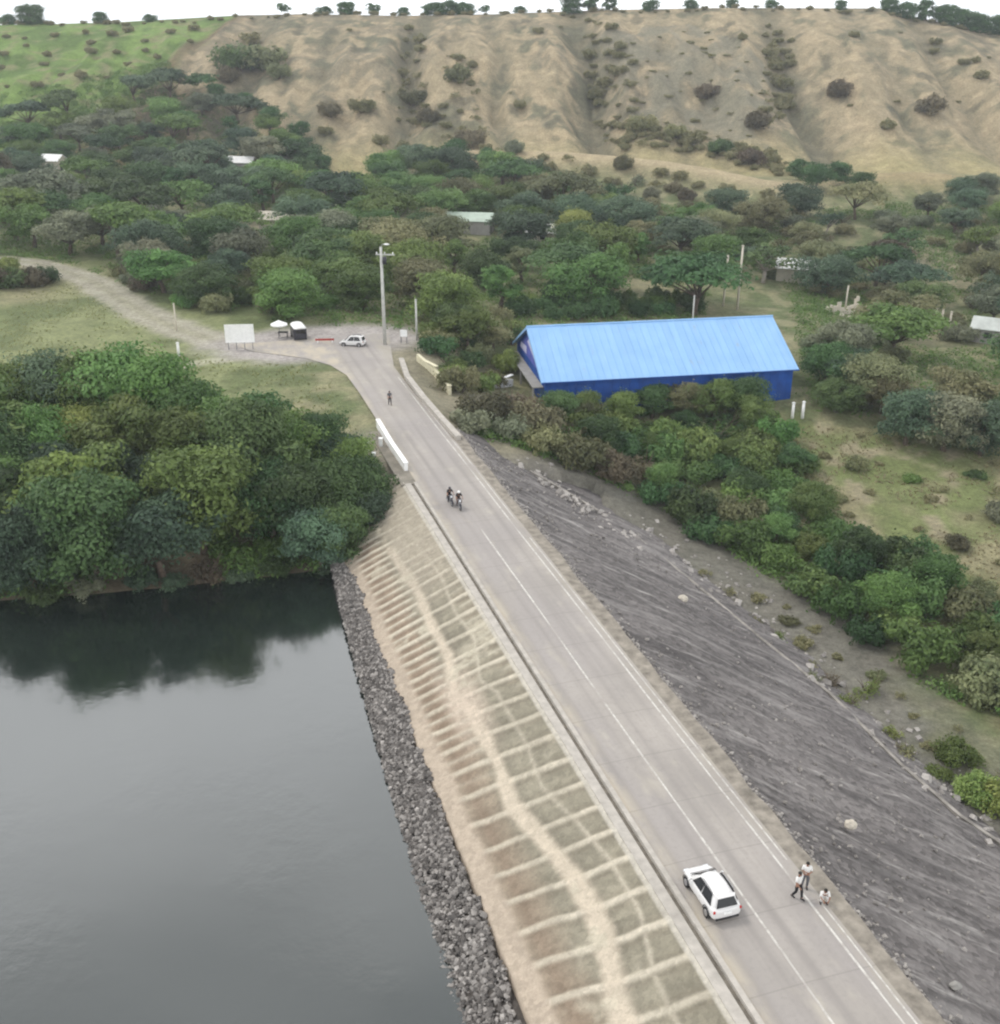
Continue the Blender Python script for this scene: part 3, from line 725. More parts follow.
# ------------------------------------------------------------------ plants
def leaf_cloud(clumps, n, size, seed, flat=0., zmin=None):
    """clumps: (centre, radii) ellipsoids; returns leaf quads spread over and through them"""
    g = np.random.default_rng(seed)
    w = np.array([c[1][0] * c[1][1] + c[1][0] * c[1][2] for c in clumps]); w = w / w.sum()
    idx = g.choice(len(clumps), n, p=w)
    C = np.array([c[0] for c in clumps])[idx]; RR = np.array([c[1] for c in clumps])[idx]
    ct = g.random(len(clumps))
    d = g.normal(size=(n, 3)); d /= np.linalg.norm(d, axis=1)[:, None]
    lo = d[:, 2] < -.8; d[lo, 2] *= -1
    rad = .45 + .6 * g.random(n) ** .7
    sprig = g.random(n) < .16; rad = np.where(sprig, 1.0 + .55 * g.random(n) ** 1.5, rad)
    twig = g.normal(size=(len(clumps), 5, 3)); twig /= np.linalg.norm(twig, axis=2)[:, :, None]
    tw = twig[idx, g.integers(0, 5, n)]; d = np.where(sprig[:, None], tw + .16 * g.normal(size=(n, 3)), d)
    pos = C + d * RR * rad[:, None]
    nr = d + g.normal(size=(n, 3)) * .45 + np.array((0, 0, .35)); nr /= np.linalg.norm(nr, axis=1)[:, None]
    a = np.cross(nr, g.normal(size=(n, 3))); a /= np.linalg.norm(a, axis=1)[:, None]; b = np.cross(nr, a)
    L = size * (.6 + .8 * g.random(n))[:, None]; W = L * (.45 + .25 * g.random((n, 1)))
    if zmin is not None: pos[:, 2] = np.maximum(pos[:, 2], zmin + .1 * g.random(n))
    v = np.stack([pos - a * L * .5, pos + b * W * .5 + nr * L * .08, pos + a * L * .5, pos - b * W * .5 + nr * L * .08], 1)
    tint = np.clip(.55 * ct[idx] + .45 * g.random(n) , 0, 1)
    return v.reshape(-1, 3), tint
def leaf_mesh(name, v, tint, extra=None):
    n = len(v) // 4; nv = len(v)
    me = bpy.data.meshes.new(name)
    vs = v; faces = np.arange(nv).reshape(-1, 4); mi = np.zeros(n, np.int32); tt = tint
    vl = [tuple(p) for p in vs.tolist()]; fl = [tuple(f) for f in faces.tolist()]
    if extra:
        o = len(vl); vl += extra.v; fl += [tuple(i + o for i in f) for f in extra.f]; mi = np.r_[mi, np.ones(len(extra.f), np.int32)]; tt = np.r_[tint, np.zeros(len(extra.f))]
    me.from_pydata(vl, [], fl)
    a = me.attributes.new('tint', 'FLOAT', 'FACE'); a.data.foreach_set('value', tt.astype(np.float32))
    me.polygons.foreach_set('material_index', mi)
    me.materials.append(M['leaf_mid']); me.materials.append(M['bark'])
    return me
def make_tree(seed, Rr, Ht, base, ncl, nleaf, lsize, squash=1., shape='round'):
    g = random.Random(seed); cl = []; cz = (Ht + base) / 2; hz = (Ht - base) / 2
    for i in range(ncl):
        while True:
            x, y, z = (g.uniform(-1, 1) for _ in range(3)); q = x * x + y * y + z * z
            if .12 < q < 1: break
        rr = Rr * g.choice((g.uniform(.14, .24), g.uniform(.22, .36), g.uniform(.3, .44))); grow = g.choice((.9, 1., 1., 1.25)); x *= grow; y *= grow
        if shape == 'umbrella': zz = base + (Ht - base) * (.55 + .35 * (1 - (x * x + y * y)) + .15 * z)
        elif shape == 'upright': zz = cz + z * hz * .85; x *= (1 - .45 * max(0, z)); y *= (1 - .45 * max(0, z))
        else: zz = cz + z * hz * .72
        cl.append(((x * Rr * .78, y * Rr * .78, zz), (rr, rr, rr * (.62 if shape != 'umbrella' else .42))))
    v, t = leaf_cloud(cl, nleaf, lsize, seed + 100, zmin=.15)
    crown = leaf_mesh('crown', v, t)
    tb = MB(); lean = (g.uniform(-.4, .4), g.uniform(-.4, .4)); r0 = .035 * Ht
    fork = (lean[0], lean[1], max(base * .9, .25 * Ht))
    tb.tube([(0, 0, -.5), (lean[0] * .3, lean[1] * .3, fork[2] * .5), fork], [r0 * 1.25, r0, r0 * .8], 7)
    for c, rr in g.sample(cl, min(9, len(cl))):
        mid = ((fork[0] + c[0]) / 2 + g.uniform(-.3, .3), (fork[1] + c[1]) / 2 + g.uniform(-.3, .3), (fork[2] + c[2]) / 2)
        tb.tube([fork, mid, c], [r0 * .55, r0 * .35, r0 * .12], 5)
    tr = bpy.data.meshes.new('trunk'); tr.from_pydata(tb.v, [], tb.f); tr.materials.append(M['bark'])
    tr.polygons.foreach_set('use_smooth', [True] * len(tr.polygons))
    return crown, tr
TREES = {
    'round': [make_tree(s, 4.2, 8.2, 1.2, 30, 7500, .38) for s in (1, 2, 3)],
    'umbrella': [make_tree(s, 5.2, 7.0, 2.6, 24, 4600, .46, shape='umbrella') for s in (11, 12)],
    'upright': [make_tree(s, 3.2, 10., 1.8, 26, 4800, .46, shape='upright') for s in (21, 22)],
    'bank': [make_tree(s, 4.6, 8.0, .2, 44, 13000, .31) for s in (31, 32, 33)],
    'sparse': [make_tree(s, 3.6, 7.0, 2.0, 16, 1500, .42) for s in (41, 42)],
}
def make_shrub(seed, Rr, Ht, ncl, nleaf, ls, bare=False):
    g = random.Random(seed); cl = []
    for i in range(ncl):
        a = g.random() * 6.28; q = g.random() ** .5 * Rr * .75; rr = Rr * g.uniform(.25, .42)
        cl.append(((q * math.cos(a), q * math.sin(a), Ht * g.uniform(.25, .75) * (1 - .35 * q / Rr)), (rr, rr, rr * .75)))
    v, t = leaf_cloud(cl, nleaf, ls, seed + 300, zmin=.05)
    st = MB()
    for c, rr in (g.sample(cl, min(7, ncl))): st.tube([(0, 0, -.3), (c[0] * .5, c[1] * .5, c[2] * .6), c], [.07, .05, .02], 5)
    if bare:
        for k in range(14):
            a = g.random() * 6.28; q = Rr * g.uniform(.5, 1.1); st.tube([(0, 0, 0), (q * .5 * math.cos(a), q * .5 * math.sin(a), Ht * .5), (q * math.cos(a + .3), q * math.sin(a + .3), Ht * g.uniform(.7, 1.1))], [.06, .04, .015], 4)
    return leaf_mesh('shrub', v, t, st)
SHRUBS = {'dense': [make_shrub(s, 2.2, 2.8, 18, 3600, .27) for s in (51, 52, 53)], 'low': [make_shrub(s, 2.2, 1.7, 14, 1800, .32) for s in (61, 62)], 'bare': [make_shrub(s, 2.2, 2.6, 10, 650, .3, True) for s in (71, 72)]}

NT = [0, 0]
def put_tree(kind, x, y, h, wide, leaf, label, group=None, bark='bark', name=None, z=None, sink=.0):
    cm, tm = random.choice(TREES[kind]); ref = {'round': 8.2, 'umbrella': 7., 'upright': 10., 'bank': 8., 'sparse': 7.}[kind]
    z = H1(x, y) if z is None else z
    nm = name or {'round': 'broadleaf_tree', 'umbrella': 'spreading_tree', 'upright': 'tall_tree', 'bank': 'bank_tree', 'sparse': 'sparse_tree'}[kind]
    e = empty(nm, (x, y, z - sink), random.random() * 6.283, label, 'tree', group)
    sc = h / ref; e.scale = (sc * wide, sc * wide, sc)
    for n_, me, mt in (('crown', cm, leaf), ('trunk', tm, bark)):
        o = bpy.data.objects.new(n_, me); COL.objects.link(o); o.parent = e
        o.material_slots[0].link = 'OBJECT'; o.material_slots[0].material = M[mt]
    NT[0] += 1; return e
def put_shrub(kind, x, y, r, hs, leaf, label, group=None, z=None):
    me = random.choice(SHRUBS[kind]); o = bpy.data.objects.new('dry_shrub' if leaf == 'leaf_dry' else 'shrub', me); COL.objects.link(o)
    z = H1(x, y) if z is None else z
    o.location = (x, y, z - .08 * r); sc = r / 2.2; o.scale = (sc, sc, sc * hs); o.rotation_euler = (0, 0, random.random() * 6.283)
    o.material_slots[0].link = 'OBJECT'; o.material_slots[0].material = M[leaf]
    NT[1] += 1; return tag(o, label, 'shrub', group)
def scatter(poly, spacing, y0=None, y1=None, ratio=1., tries=9000, seed=1, avoid=()):
    """ground points whose picture position falls in the polygon, at least `spacing` metres apart"""
    xs = [p[0] for p in poly]; ys = [p[1] for p in poly]
    g = random.Random(seed); cand = []
    # candidate points are uniform on the ground: bounding box from the polygon's corners
    cs = [ground_at(*p) for p in poly]
    X0, X1 = min(c[0] for c in cs) - 5, max(c[0] for c in cs) + 5; Y0, Y1 = min(c[1] for c in cs) - 5, max(c[1] for c in cs) + 5
    X = np.array([g.uniform(X0, X1) for _ in range(tries)]); Y = np.array([g.uniform(Y0, Y1) for _ in range(tries)])
    Z = height(X, Y); px, py = proj(X, Y, Z); ok = inpoly(px, py, poly)
    out = []; cell = {}
    for x, y, z, k in zip(X, Y, Z, ok):
        if not k: continue
        if any(math.hypot(x - a, y - b) < rr for a, b, rr in avoid): continue
        key = (int(x // spacing), int(y // spacing)); bad = False
        for i in (-1, 0, 1):
            for j in (-1, 0, 1):
                for (a, b) in cell.get((key[0] + i, key[1] + j), ()):
                    if (x - a) ** 2 + (y - b) ** 2 < spacing ** 2: bad = True
        if bad: continue
        cell.setdefault(key, []).append((x, y)); out.append((float(x), float(y), float(z)))
    return out

HAZE = 0.00025
EXPOSURE = 0.0

# ------------------------------------------------------------------ the blue shed
def shed():
    ze, zb = -1.0, -5.6
    FL = P(545, 380, ze)[:2]; th = R(10.); U = np.array((math.cos(th), math.sin(th))); V = np.array((-math.sin(th), math.cos(th)))
    Lg = 36.0
    for Lg in np.arange(25, 50, .25):
        p = FL + U * Lg
        if proj(p[0], p[1], ze)[0] > 793: break
    W = 19.0
    mid = FL + V * W / 2; zr = Q(527, 326, mid[1])[2] - .2
    root = empty('blue_roofed_shed', (FL[0], FL[1], zb), th, 'long shed with pale blue gable roof and deep blue walls beside the road end', 'shed')
    h = ze - zb; hr = zr - zb; oh = .55
    w = MB()
    def wall(p0, p1, t=.2):
        pass
    w.box((Lg / 2, .1, h / 2), (Lg, .2, h)); w.box((Lg / 2, W - .1, h / 2), (Lg, .2, h))
    for x in np.arange(.6, Lg, 1.2): w.box((x, -.02, h / 2), (.12, .06, h - .05))
    gab = [(.2, 0), (W - .2, 0), (W - .2, h - .02), (W / 2, hr - .12), (.2, h - .02)]
    for x0, x1 in ((0, .2), (Lg - .2, Lg)):
        n = len(gab); vs = [(x0, y, z) for y, z in gab] + [(x1, y, z) for y, z in gab]
        w.add(vs, [tuple(range(n))[::-1], tuple(range(n, 2 * n))] + [(i, (i + 1) % n, (i + 1) % n + n, i + n) for i in range(n)])
    w.build('wall', 'wall_blue', root)
    r = MB(); k = (hr - h) / (W / 2)
    for sgn in (0, 1):
        y0, y1 = (-oh, W / 2) if not sgn else (W + oh, W / 2); z0 = h - k * oh
        a = [(-oh, y0, z0), (Lg + oh, y0, z0), (Lg + oh, y1, hr), (-oh, y1, hr)]
        r.add(a + [(x, y, z + .1) for x, y, z in a], [(0, 3, 2, 1), (4, 5, 6, 7), (0, 1, 5, 4), (1, 2, 6, 5), (2, 3, 7, 6), (3, 0, 4, 7)])
        for x in np.arange(-oh + .5, Lg + oh, 1.0):
            r.add([(x - .03, y0, z0 + .1), (x + .03, y0, z0 + .1), (x + .03, y1, hr + .1), (x - .03, y1, hr + .1), (x - .03, y0, z0 + .14), (x + .03, y0, z0 + .14), (x + .03, y1, hr + .14), (x - .03, y1, hr + .14)], [(4, 5, 6, 7), (0, 1, 5, 4), (1, 2, 6, 5), (3, 0, 4, 7)])
    ro = r.build('roof', 'roof_blue', root)
    c = MB(); c.tube([(-oh - .02, W / 2, hr + .12), (Lg + oh + .02, W / 2, hr + .12)], .16, 8); c.build('ridge_cap', 'roof_blue', ro)
    g = MB(); g.box((Lg / 2, -oh - .06, h - k * oh + .02), (Lg + 2 * oh, .12, .14)); g.build('gutter', 'wall_blue', ro)
    b = MB()
    for y0, y1 in ((-oh, W / 2), (W + oh, W / 2)):
        z0 = h - k * oh
        b.add([(-oh - .06, y0, z0 - .22), (-oh - .06, y1, hr - .22), (-oh - .06, y1, hr + .14), (-oh - .06, y0, z0 + .14), (-oh - .003, y0, z0 - .22), (-oh - .003, y1, hr - .22), (-oh - .003, y1, hr + .14), (-oh - .003, y0, z0 + .14)],
              [(0, 1, 2, 3), (7, 6, 5, 4), (0, 4, 5, 1), (3, 2, 6, 7), (0, 3, 7, 4), (1, 5, 6, 2)])
    b.build('bargeboard', 'roof_blue', root)
    m = MB(); m.add([(-.006, 1.2, h - .1), (-.006, W - 1.2, h - .1), (-.006, W / 2 + .2, hr - 1.0), (-.006, W / 2 - .2, hr - 1.0)], [(0, 3, 2, 1)], 0)
    m.add([(-.012, 2.4, h + .1), (-.012, 3.6, h), (-.012, W / 2 + 2.2, h + 2.0), (-.012, W / 2 + .6, hr - 1.6)], [(0, 1, 2, 3)], 1)
    m.add([(-.012, W / 2 + 2.6, h + .1), (-.012, W - 2.4, h + .1), (-.012, W - 3.0, h + .9), (-.012, W / 2 + 2.6, h + 1.2)], [(0, 1, 2, 3)], 1)
    m.build('painted_gable', ['mural_violet', 'mural_pale'], root, fix=False)
    pc = MB(); pc.box((-.75, W / 2, h - 1.2), (1.4, W - 1.5, .14))
    for y in (1.2, W - 1.2, W / 2): pc.box((-1.3, y, (h - 1.2) / 2), (.22, .22, h - 1.4))
    pc.build('porch', 'wall_grey', root)
    d = MB(); d.box((-.02, W / 2, 1.3), (.1, 3.0, 2.6)); d.build('door', 'dark_body', root)
    return FL, U, V, Lg, W
FL, SU, SV, SL, SWD = shed()
AVOID = []
for q in np.arange(-4, SL + 5, 3.):
    for vv in (2, SWD / 2, SWD - 2):
        p = FL + SU * q + SV * vv; AVOID.append((p[0], p[1], 7.0))
for s_ in np.arange(90, 160, 4):
    x, y = xy(s_, 24.5); AVOID.append((x, y, 7.2 if s_ < 135 else 9))
for px, py, rr in ((352, 345, 7), (299, 338, 5), (240, 345, 6), (655, 282, 11), (950, 262, 8), (265, 222, 8), (470, 228, 6), (545, 238, 4), (797, 278, 5), (845, 305, 6), (243, 166, 5), (55, 170, 5), (985, 340, 5), (938, 334, 4)):
    g_ = ground_at(px, py); AVOID.append((g_[0], g_[1], rr))
    for q in ((8, 16, 25, 34) if py < 320 or px > 900 else ()): AVOID.append((g_[0] * (1 - q / g_[1]), g_[1] - q, min(rr + 1, 6.8)))
for a_, b_ in zip(TRACK[:-1], TRACK[1:]):
    for f_ in (0, .5): AVOID.append((a_[0] * (1 - f_) + b_[0] * f_, a_[1] * (1 - f_) + b_[1] * f_, 5.5))

# ------------------------------------------------------------------ small houses in the woods
def house(px, py, w, d, h, rz, roof, wall, label, hip=1.3):
    g = ground_at(px, py); root = empty('small_house', g, R(rz), label, 'house', None)
    m = MB(); pr = [(-w / 2, -.6), (w / 2, -.6), (w / 2, h), (0, h + hip), (-w / 2, h)]
    # gable ends face +-y of the prism; ridge runs along y
    m.prism(pr, -d / 2, d / 2); m.build('wall', wall, root)
    r = MB(); o = .4; k = hip / (w / 2)
    for sg in (-1, 1):
        a = [(sg * (w / 2 + o), -d / 2 - o, h - k * o + .05), (sg * (w / 2 + o), d / 2 + o, h - k * o + .05), (0, d / 2 + o, h + hip + .05), (0, -d / 2 - o, h + hip + .05)]
        r.add(a + [(x, y, z + .12) for x, y, z in a], [(0, 1, 2, 3), (7, 6, 5, 4), (0, 4, 5, 1), (1, 5, 6, 2), (2, 6, 7, 3), (3, 7, 4, 0)])
    r.build('roof', roof, root)
    dd = MB(); dd.box((-w * .18, -d / 2 - .02, 1.0), (.9, .1, 2.0)); dd.build('door', 'dark_body', root)
    for x in (w * .24,):
        f = MB(); f.box((x, -d / 2 - .02, 1.5), (1.0, .1, .9)); f.build('window', 'window_dark', root)
    f = MB(); f.box((w / 2 + .02, 0, 1.5), (.1, 1.2, .9)); f.build('window', 'window_dark', root)
    f = MB(); f.box((-w / 2 - .02, 0, 1.5), (.1, 1.2, .9)); f.build('window', 'window_dark', root)
    return root
house(470, 232, 6, 10, 2.8, 80, 'roof_green', 'wall_grey', 'small house with pale green roof among the trees behind the tall utility pole')
house(545, 243, 4.5, 7, 2.6, 75, 'roof_white', 'wall_pale', 'small white roofed house among trees behind the blue shed')
house(285, 231, 5, 10, 2.8, 84, 'wall_pale', 'wall_pale', 'low cream house with cream roof between trees above the white signboard')
house(240, 172, 5, 9, 2.8, 80, 'roof_white', 'wall_grey', 'white roofed house high in the wood below the tan hill')
house(286, 160, 3, 6, 2.4, 85, 'roof_white', 'wall_grey', 'tiny white roofed hut at the foot of the tan hill')
house(55, 171, 4, 6, 2.8, 70, 'roof_white', 'wall_pale', 'white hut alone in the wood at the far left')
house(799, 281, 5.5, 8.5, 2.8, 70, 'roof_white', 'wall_pale', 'white roofed house in the trees beyond the right end of the blue shed')
house(988, 342, 4, 5, 2.6, 60, 'roof_grey', 'wall_grey', 'grey roofed hut beside the three pale posts')

# ------------------------------------------------------------------ landmarks used to tell plants apart
LM = [('the tall utility pole', 385, 345), ('the white signboard', 240, 345), ('the junction car', 352, 345), ('the pale green roofed house', 470, 232), ('the small white roof', 545, 243),
      ('the low cream house', 285, 231), ('the high white roof', 240, 172), ('the white hut', 55, 171), ('the dirt track', 95, 285), ('the pair of pale poles', 731, 300), ('the house by the shed', 799, 281),
      ('the three pale posts', 938, 333), ('the cream ruin', 845, 310), ('the tan spur', 700, 175), ('the grassy clearing', 655, 282), ('the blue shed', 660, 395), ('the tan mound', 905, 190), ('the yellow hill foot', 350, 165)]
def lm_place(X, Y, Z):
    px, py = proj(np.array(X), np.array(Y), np.array(Z)); px = float(px); py = float(py)
    b = min(LM, key=lambda l: (l[1] - px) ** 2 + (1.6 * (l[2] - py)) ** 2)
    dx, dy = px - b[1], (py - b[2]) * 1.6
    rel = ('right of' if dx > 0 else 'left of') if abs(dx) > abs(dy) else ('in front of' if dy > 0 else 'behind')
    near = math.hypot(dx, dy)
    return ('close ' if near < 30 else 'a way ' if near > 70 else '') + rel + ' ' + b[0]
CW = {'leaf_dark': 'dark green', 'leaf_blue': 'bluish green', 'leaf_mid': 'mid green', 'leaf_bright': 'bright green', 'leaf_olive': 'olive', 'leaf_grey': 'grey green', 'leaf_dry': 'brown', 'leaf_yellow': 'yellow green'}
KW = {'round': 'round crowned tree', 'umbrella': 'flat topped tree', 'upright': 'upright tree', 'bank': 'bushy tree', 'sparse': 'thin crowned tree'}
def pick(ws):
    t = random.random() * sum(w for _, w in ws)
    for k, w in ws:
        t -= w
        if t <= 0: return k
    return ws[-1][0]
def wood(poly, spacing, kinds, leaves, h0, h1, wide, seed, avoid=AVOID, place=None, tries=9000):
    for (x, y, z) in scatter(poly, spacing, seed=seed, avoid=avoid, tries=tries):
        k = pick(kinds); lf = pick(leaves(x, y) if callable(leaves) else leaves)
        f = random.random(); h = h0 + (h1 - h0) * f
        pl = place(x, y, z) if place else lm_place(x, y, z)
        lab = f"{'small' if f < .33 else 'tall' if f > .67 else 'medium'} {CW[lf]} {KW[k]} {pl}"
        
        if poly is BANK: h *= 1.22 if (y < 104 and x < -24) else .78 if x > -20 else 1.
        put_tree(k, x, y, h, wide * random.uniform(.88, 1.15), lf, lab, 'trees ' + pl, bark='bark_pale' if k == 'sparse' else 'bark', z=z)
def brush(poly, spacing, kinds, leaves, r0, r1, hs, seed, avoid=(), place=None, tries=9000):
    for (x, y, z) in scatter(poly, spacing, seed=seed, avoid=avoid, tries=tries):
        k = pick(kinds); lf = pick(leaves(x, y) if callable(leaves) else leaves); f = random.random(); r = r0 + (r1 - r0) * f
        pl = place(x, y, z) if place else lm_place(x, y, z)
        lab = f"{'small' if f < .33 else 'big' if f > .67 else 'medium'} {CW[lf]} {'twiggy ' if k == 'bare' else ''}shrub {pl}"
        put_shrub(k, x, y, r, hs * random.uniform(.8, 1.25), lf, lab, 'shrubs ' + pl, z=z)

random.seed(11)
# thicket on the lake bank
BANK = [(-90, 588), (0, 594), (90, 588), (170, 582), (250, 574), (335, 567), (362, 540), (352, 500), (336, 478), (316, 460), (300, 452), (255, 460), (215, 448), (150, 425), (60, 420), (-90, 415)]
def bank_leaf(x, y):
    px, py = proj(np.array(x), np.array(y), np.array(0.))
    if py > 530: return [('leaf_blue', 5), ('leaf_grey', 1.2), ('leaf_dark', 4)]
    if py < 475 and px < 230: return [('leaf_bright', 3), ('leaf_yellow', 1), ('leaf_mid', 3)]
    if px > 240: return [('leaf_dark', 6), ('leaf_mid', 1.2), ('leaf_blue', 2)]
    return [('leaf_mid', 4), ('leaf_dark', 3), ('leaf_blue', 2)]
def bank_place(x, y, z):
    px, py = (float(v) for v in proj(np.array(x), np.array(y), np.array(z)))
    row = 'overhanging the lake' if py > 556 else 'amid the lakeside thicket' if py > 490 else 'behind the lakeside thicket'
    return row + (' near the dam' if px > 290 else ' far from the dam' if px < 130 else '')
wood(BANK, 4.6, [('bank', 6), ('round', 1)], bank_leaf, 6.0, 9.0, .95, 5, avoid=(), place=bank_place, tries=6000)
brush([(-60, 597), (0, 603), (90, 597), (170, 590), (250, 583), (345, 577), (385, 545), (372, 538), (330, 566), (170, 580), (-60, 586)], 2.6, [('dense', 2), ('low', 2), ('bare', 1)], [('leaf_blue', 3), ('leaf_grey', 2), ('leaf_dark', 2), ('leaf_dry', .7)], 1.1, 2.0, 1., 6, place=lambda x, y, z: 'at the foot of the lakeside thicket by the water')
# left wood, central wood, right wood
wood([(-60, 150), (60, 122), (150, 95), (195, 92), (262, 122), (312, 168), (335, 205), (335, 328), (290, 322), (255, 315), (205, 306), (160, 292), (115, 262), (60, 258), (-60, 258)], 10.2,
     [('round', 5), ('umbrella', 1.5), ('bank', 4), ('upright', .6)], lambda x, y: [('leaf_dark', 3), ('leaf_blue', 4), ('leaf_mid', 2.5), ('leaf_bright', .7), ('leaf_dry', .8 if y < 240 else .2), ('leaf_grey', 1.2)], 6.5, 10, 1.28, 21)
wood([(325, 205), (395, 178), (440, 165), (490, 170), (560, 203), (640, 224), (720, 272), (705, 316), (520, 316), (470, 342), (440, 332), (410, 325), (330, 328)], 9.6,
     [('round', 5), ('umbrella', 1), ('bank', 4), ('upright', 1)], [('leaf_dark', 3), ('leaf_mid', 4), ('leaf_blue', 1.5), ('leaf_bright', 1.5), ('leaf_olive', 1.4), ('leaf_yellow', .35)], 6.5, 10, 1.26, 22)
wood([(640, 226), (700, 222), (780, 218), (850, 214), (1020, 212), (1040, 425), (960, 440), (900, 428), (850, 415), (812, 415), (806, 330), (785, 290), (720, 270)], 11.2,
     [('round', 4), ('umbrella', 1), ('bank', 4), ('sparse', 1)], [('leaf_dark', 2), ('leaf_olive', 3), ('leaf_grey', 3), ('leaf_mid', 2), ('leaf_blue', 2), ('leaf_dry', .9)], 5.5, 9, 1.24, 23)
# undergrowth shrubs in the woods
brush([(115, 285), (130, 262), (330, 215), (335, 325), (260, 318), (200, 312), (150, 300)], 5.2, [('dense', 3), ('bare', 1)], [('leaf_olive', 3), ('leaf_dry', 1.5), ('leaf_grey', 2), ('leaf_mid', 1.5)], 1.8, 3.2, 1., 31, avoid=AVOID)
brush([(560, 205), (700, 215), (1020, 225), (1040, 410), (830, 400), (800, 300), (700, 262), (600, 262)], 7.0, [('dense', 3), ('bare', 1)], [('leaf_olive', 3), ('leaf_grey', 3), ('leaf_mid', 1.5), ('leaf_dry', 1)], 1.8, 3.2, .9, 32, avoid=AVOID)
brush([(425, 345), (480, 330), (500, 365), (490, 400), (455, 385), (440, 362)], 3.6, [('dense', 3)], [('leaf_mid', 3), ('leaf_yellow', 2), ('leaf_bright', 1)], 1.2, 2.2, 1., 33, avoid=AVOID, place=lambda x, y, z: 'between the cream wall and the blue shed')
# belt of scrub below the dam
BELT = [(468, 432), (500, 400), (560, 420), (680, 428), (770, 424), (800, 470), (850, 540), (930, 585), (1030, 640), (1030, 735), (960, 702), (880, 652), (800, 592), (720, 545), (650, 500), (590, 472), (530, 450)]
def belt_leaf(x, y):
    px, py = (float(v) for v in proj(np.array(x), np.array(y), np.array(-8.)))
    dl_ = py - np.interp(px, [468, 530, 590, 650, 720, 800, 880, 960, 1030], [432, 450, 472, 508, 560, 612, 675, 735, 770])
    if px < 545: return [('leaf_dry', 3), ('leaf_grey', 2), ('leaf_olive', 2)]
    if dl_ > -26 and px > 600: return [('leaf_dry', 2.5), ('leaf_dark', 3), ('leaf_olive', 1.5)]
    return [('leaf_mid', 4), ('leaf_bright', 2.5), ('leaf_dark', 3), ('leaf_olive', 1.5), ('leaf_yellow', .6), ('leaf_grey', .5)]
def belt_place(x, y, z):
    px, py = (float(v) for v in proj(np.array(x), np.array(y), np.array(z)))
    return 'by the road end, left of the blue shed' if px < 545 else 'in front of the blue shed' if py < 470 else 'below the dark rockfill face' if px < 800 else 'in the scrub between the dry field and the dam'
brush(BELT, 3.7, [('dense', 5), ('bare', .6)], belt_leaf, 2.0, 3.5, 1.05, 41, place=belt_place, avoid=AVOID[:45], tries=6000)
def belt_avoid(): return AVOID
wood([(560, 425), (760, 425), (800, 480), (860, 550), (1000, 620), (1020, 700), (900, 640), (760, 560), (660, 495)], 7.5, [('bank', 3), ('round', 1)], [('leaf_mid', 4), ('leaf_bright', 2), ('leaf_dark', 3)], 3.4, 5.2, 1.1, 42, place=belt_place)
for px, py, r, lf, lab in ((975, 800, 2.0, 'leaf_yellow', 'yellow green shrub at the foot of the dam near the right edge'), (1000, 812, 2.2, 'leaf_yellow', 'low yellow green shrub rightmost at the foot of the dam'), (955, 765, 1.8, 'leaf_mid', 'green shrub at the lower end of the scrub belt by the rockfill'),
                           (912, 566, 2.4, 'leaf_dark', 'round dark green shrub alone in the dry field'), (856, 470, 1.7, 'leaf_olive', 'olive shrub in the upper dry field, below the white posts'), (957, 548, 1.6, 'leaf_dry', 'brown shrub right of the round dark shrub in the dry field'),
                           (910, 482, 1.4, 'leaf_mid', 'small green shrub in the top of the dry field'), (1000, 520, 2.2, 'leaf_grey', 'grey green shrub at the right end of the dry field'), (835, 500, 1.5, 'leaf_olive', 'low olive shrub on the left side of the dry field'),
                           (980, 600, 1.8, 'leaf_olive', 'olive shrub low in the dry field'), (930, 500, 1.0, 'leaf_dark', 'small dark shrub in the middle of the dry field'), (975, 478, 1.5, 'leaf_dark', 'dark low shrub beneath the trees above the dry field'),
                           (800, 690, 1.6, 'leaf_olive', 'olive shrub on the toe line of the rockfill face'), (822, 705, 1.3, 'leaf_yellow', 'yellowish tuft shrub lowest on the toe line of the rockfill face'), (780, 668, 1.2, 'leaf_olive', 'small olive shrub higher on the toe line of the rockfill face')):
    g_ = ground_at(px, py); put_shrub('dense' if r > 1.5 else 'low', g_[0], g_[1], r, .95 if px != 912 else 1.25, lf, lab)
# dark bushes left of the track and on the field
for i, (px, py, r, lf) in enumerate(((-12, 288, 3.4, 'leaf_dry'), (12, 287, 3.2, 'leaf_dark'), (34, 286, 3.2, 'leaf_dry'), (48, 282, 2.6, 'leaf_dark'), (5, 274, 3, 'leaf_yellow'))):
    g_ = ground_at(px, py); put_shrub('dense', g_[0], g_[1], r, 1., lf, ['brown bush at the far left end of the row by the dirt track', 'dark bush second in the row by the dirt track', 'brown bush third in the row by the dirt track', 'dark rounded bush where the dirt track bends', 'yellow green bush behind the brown row by the dirt track'][i])
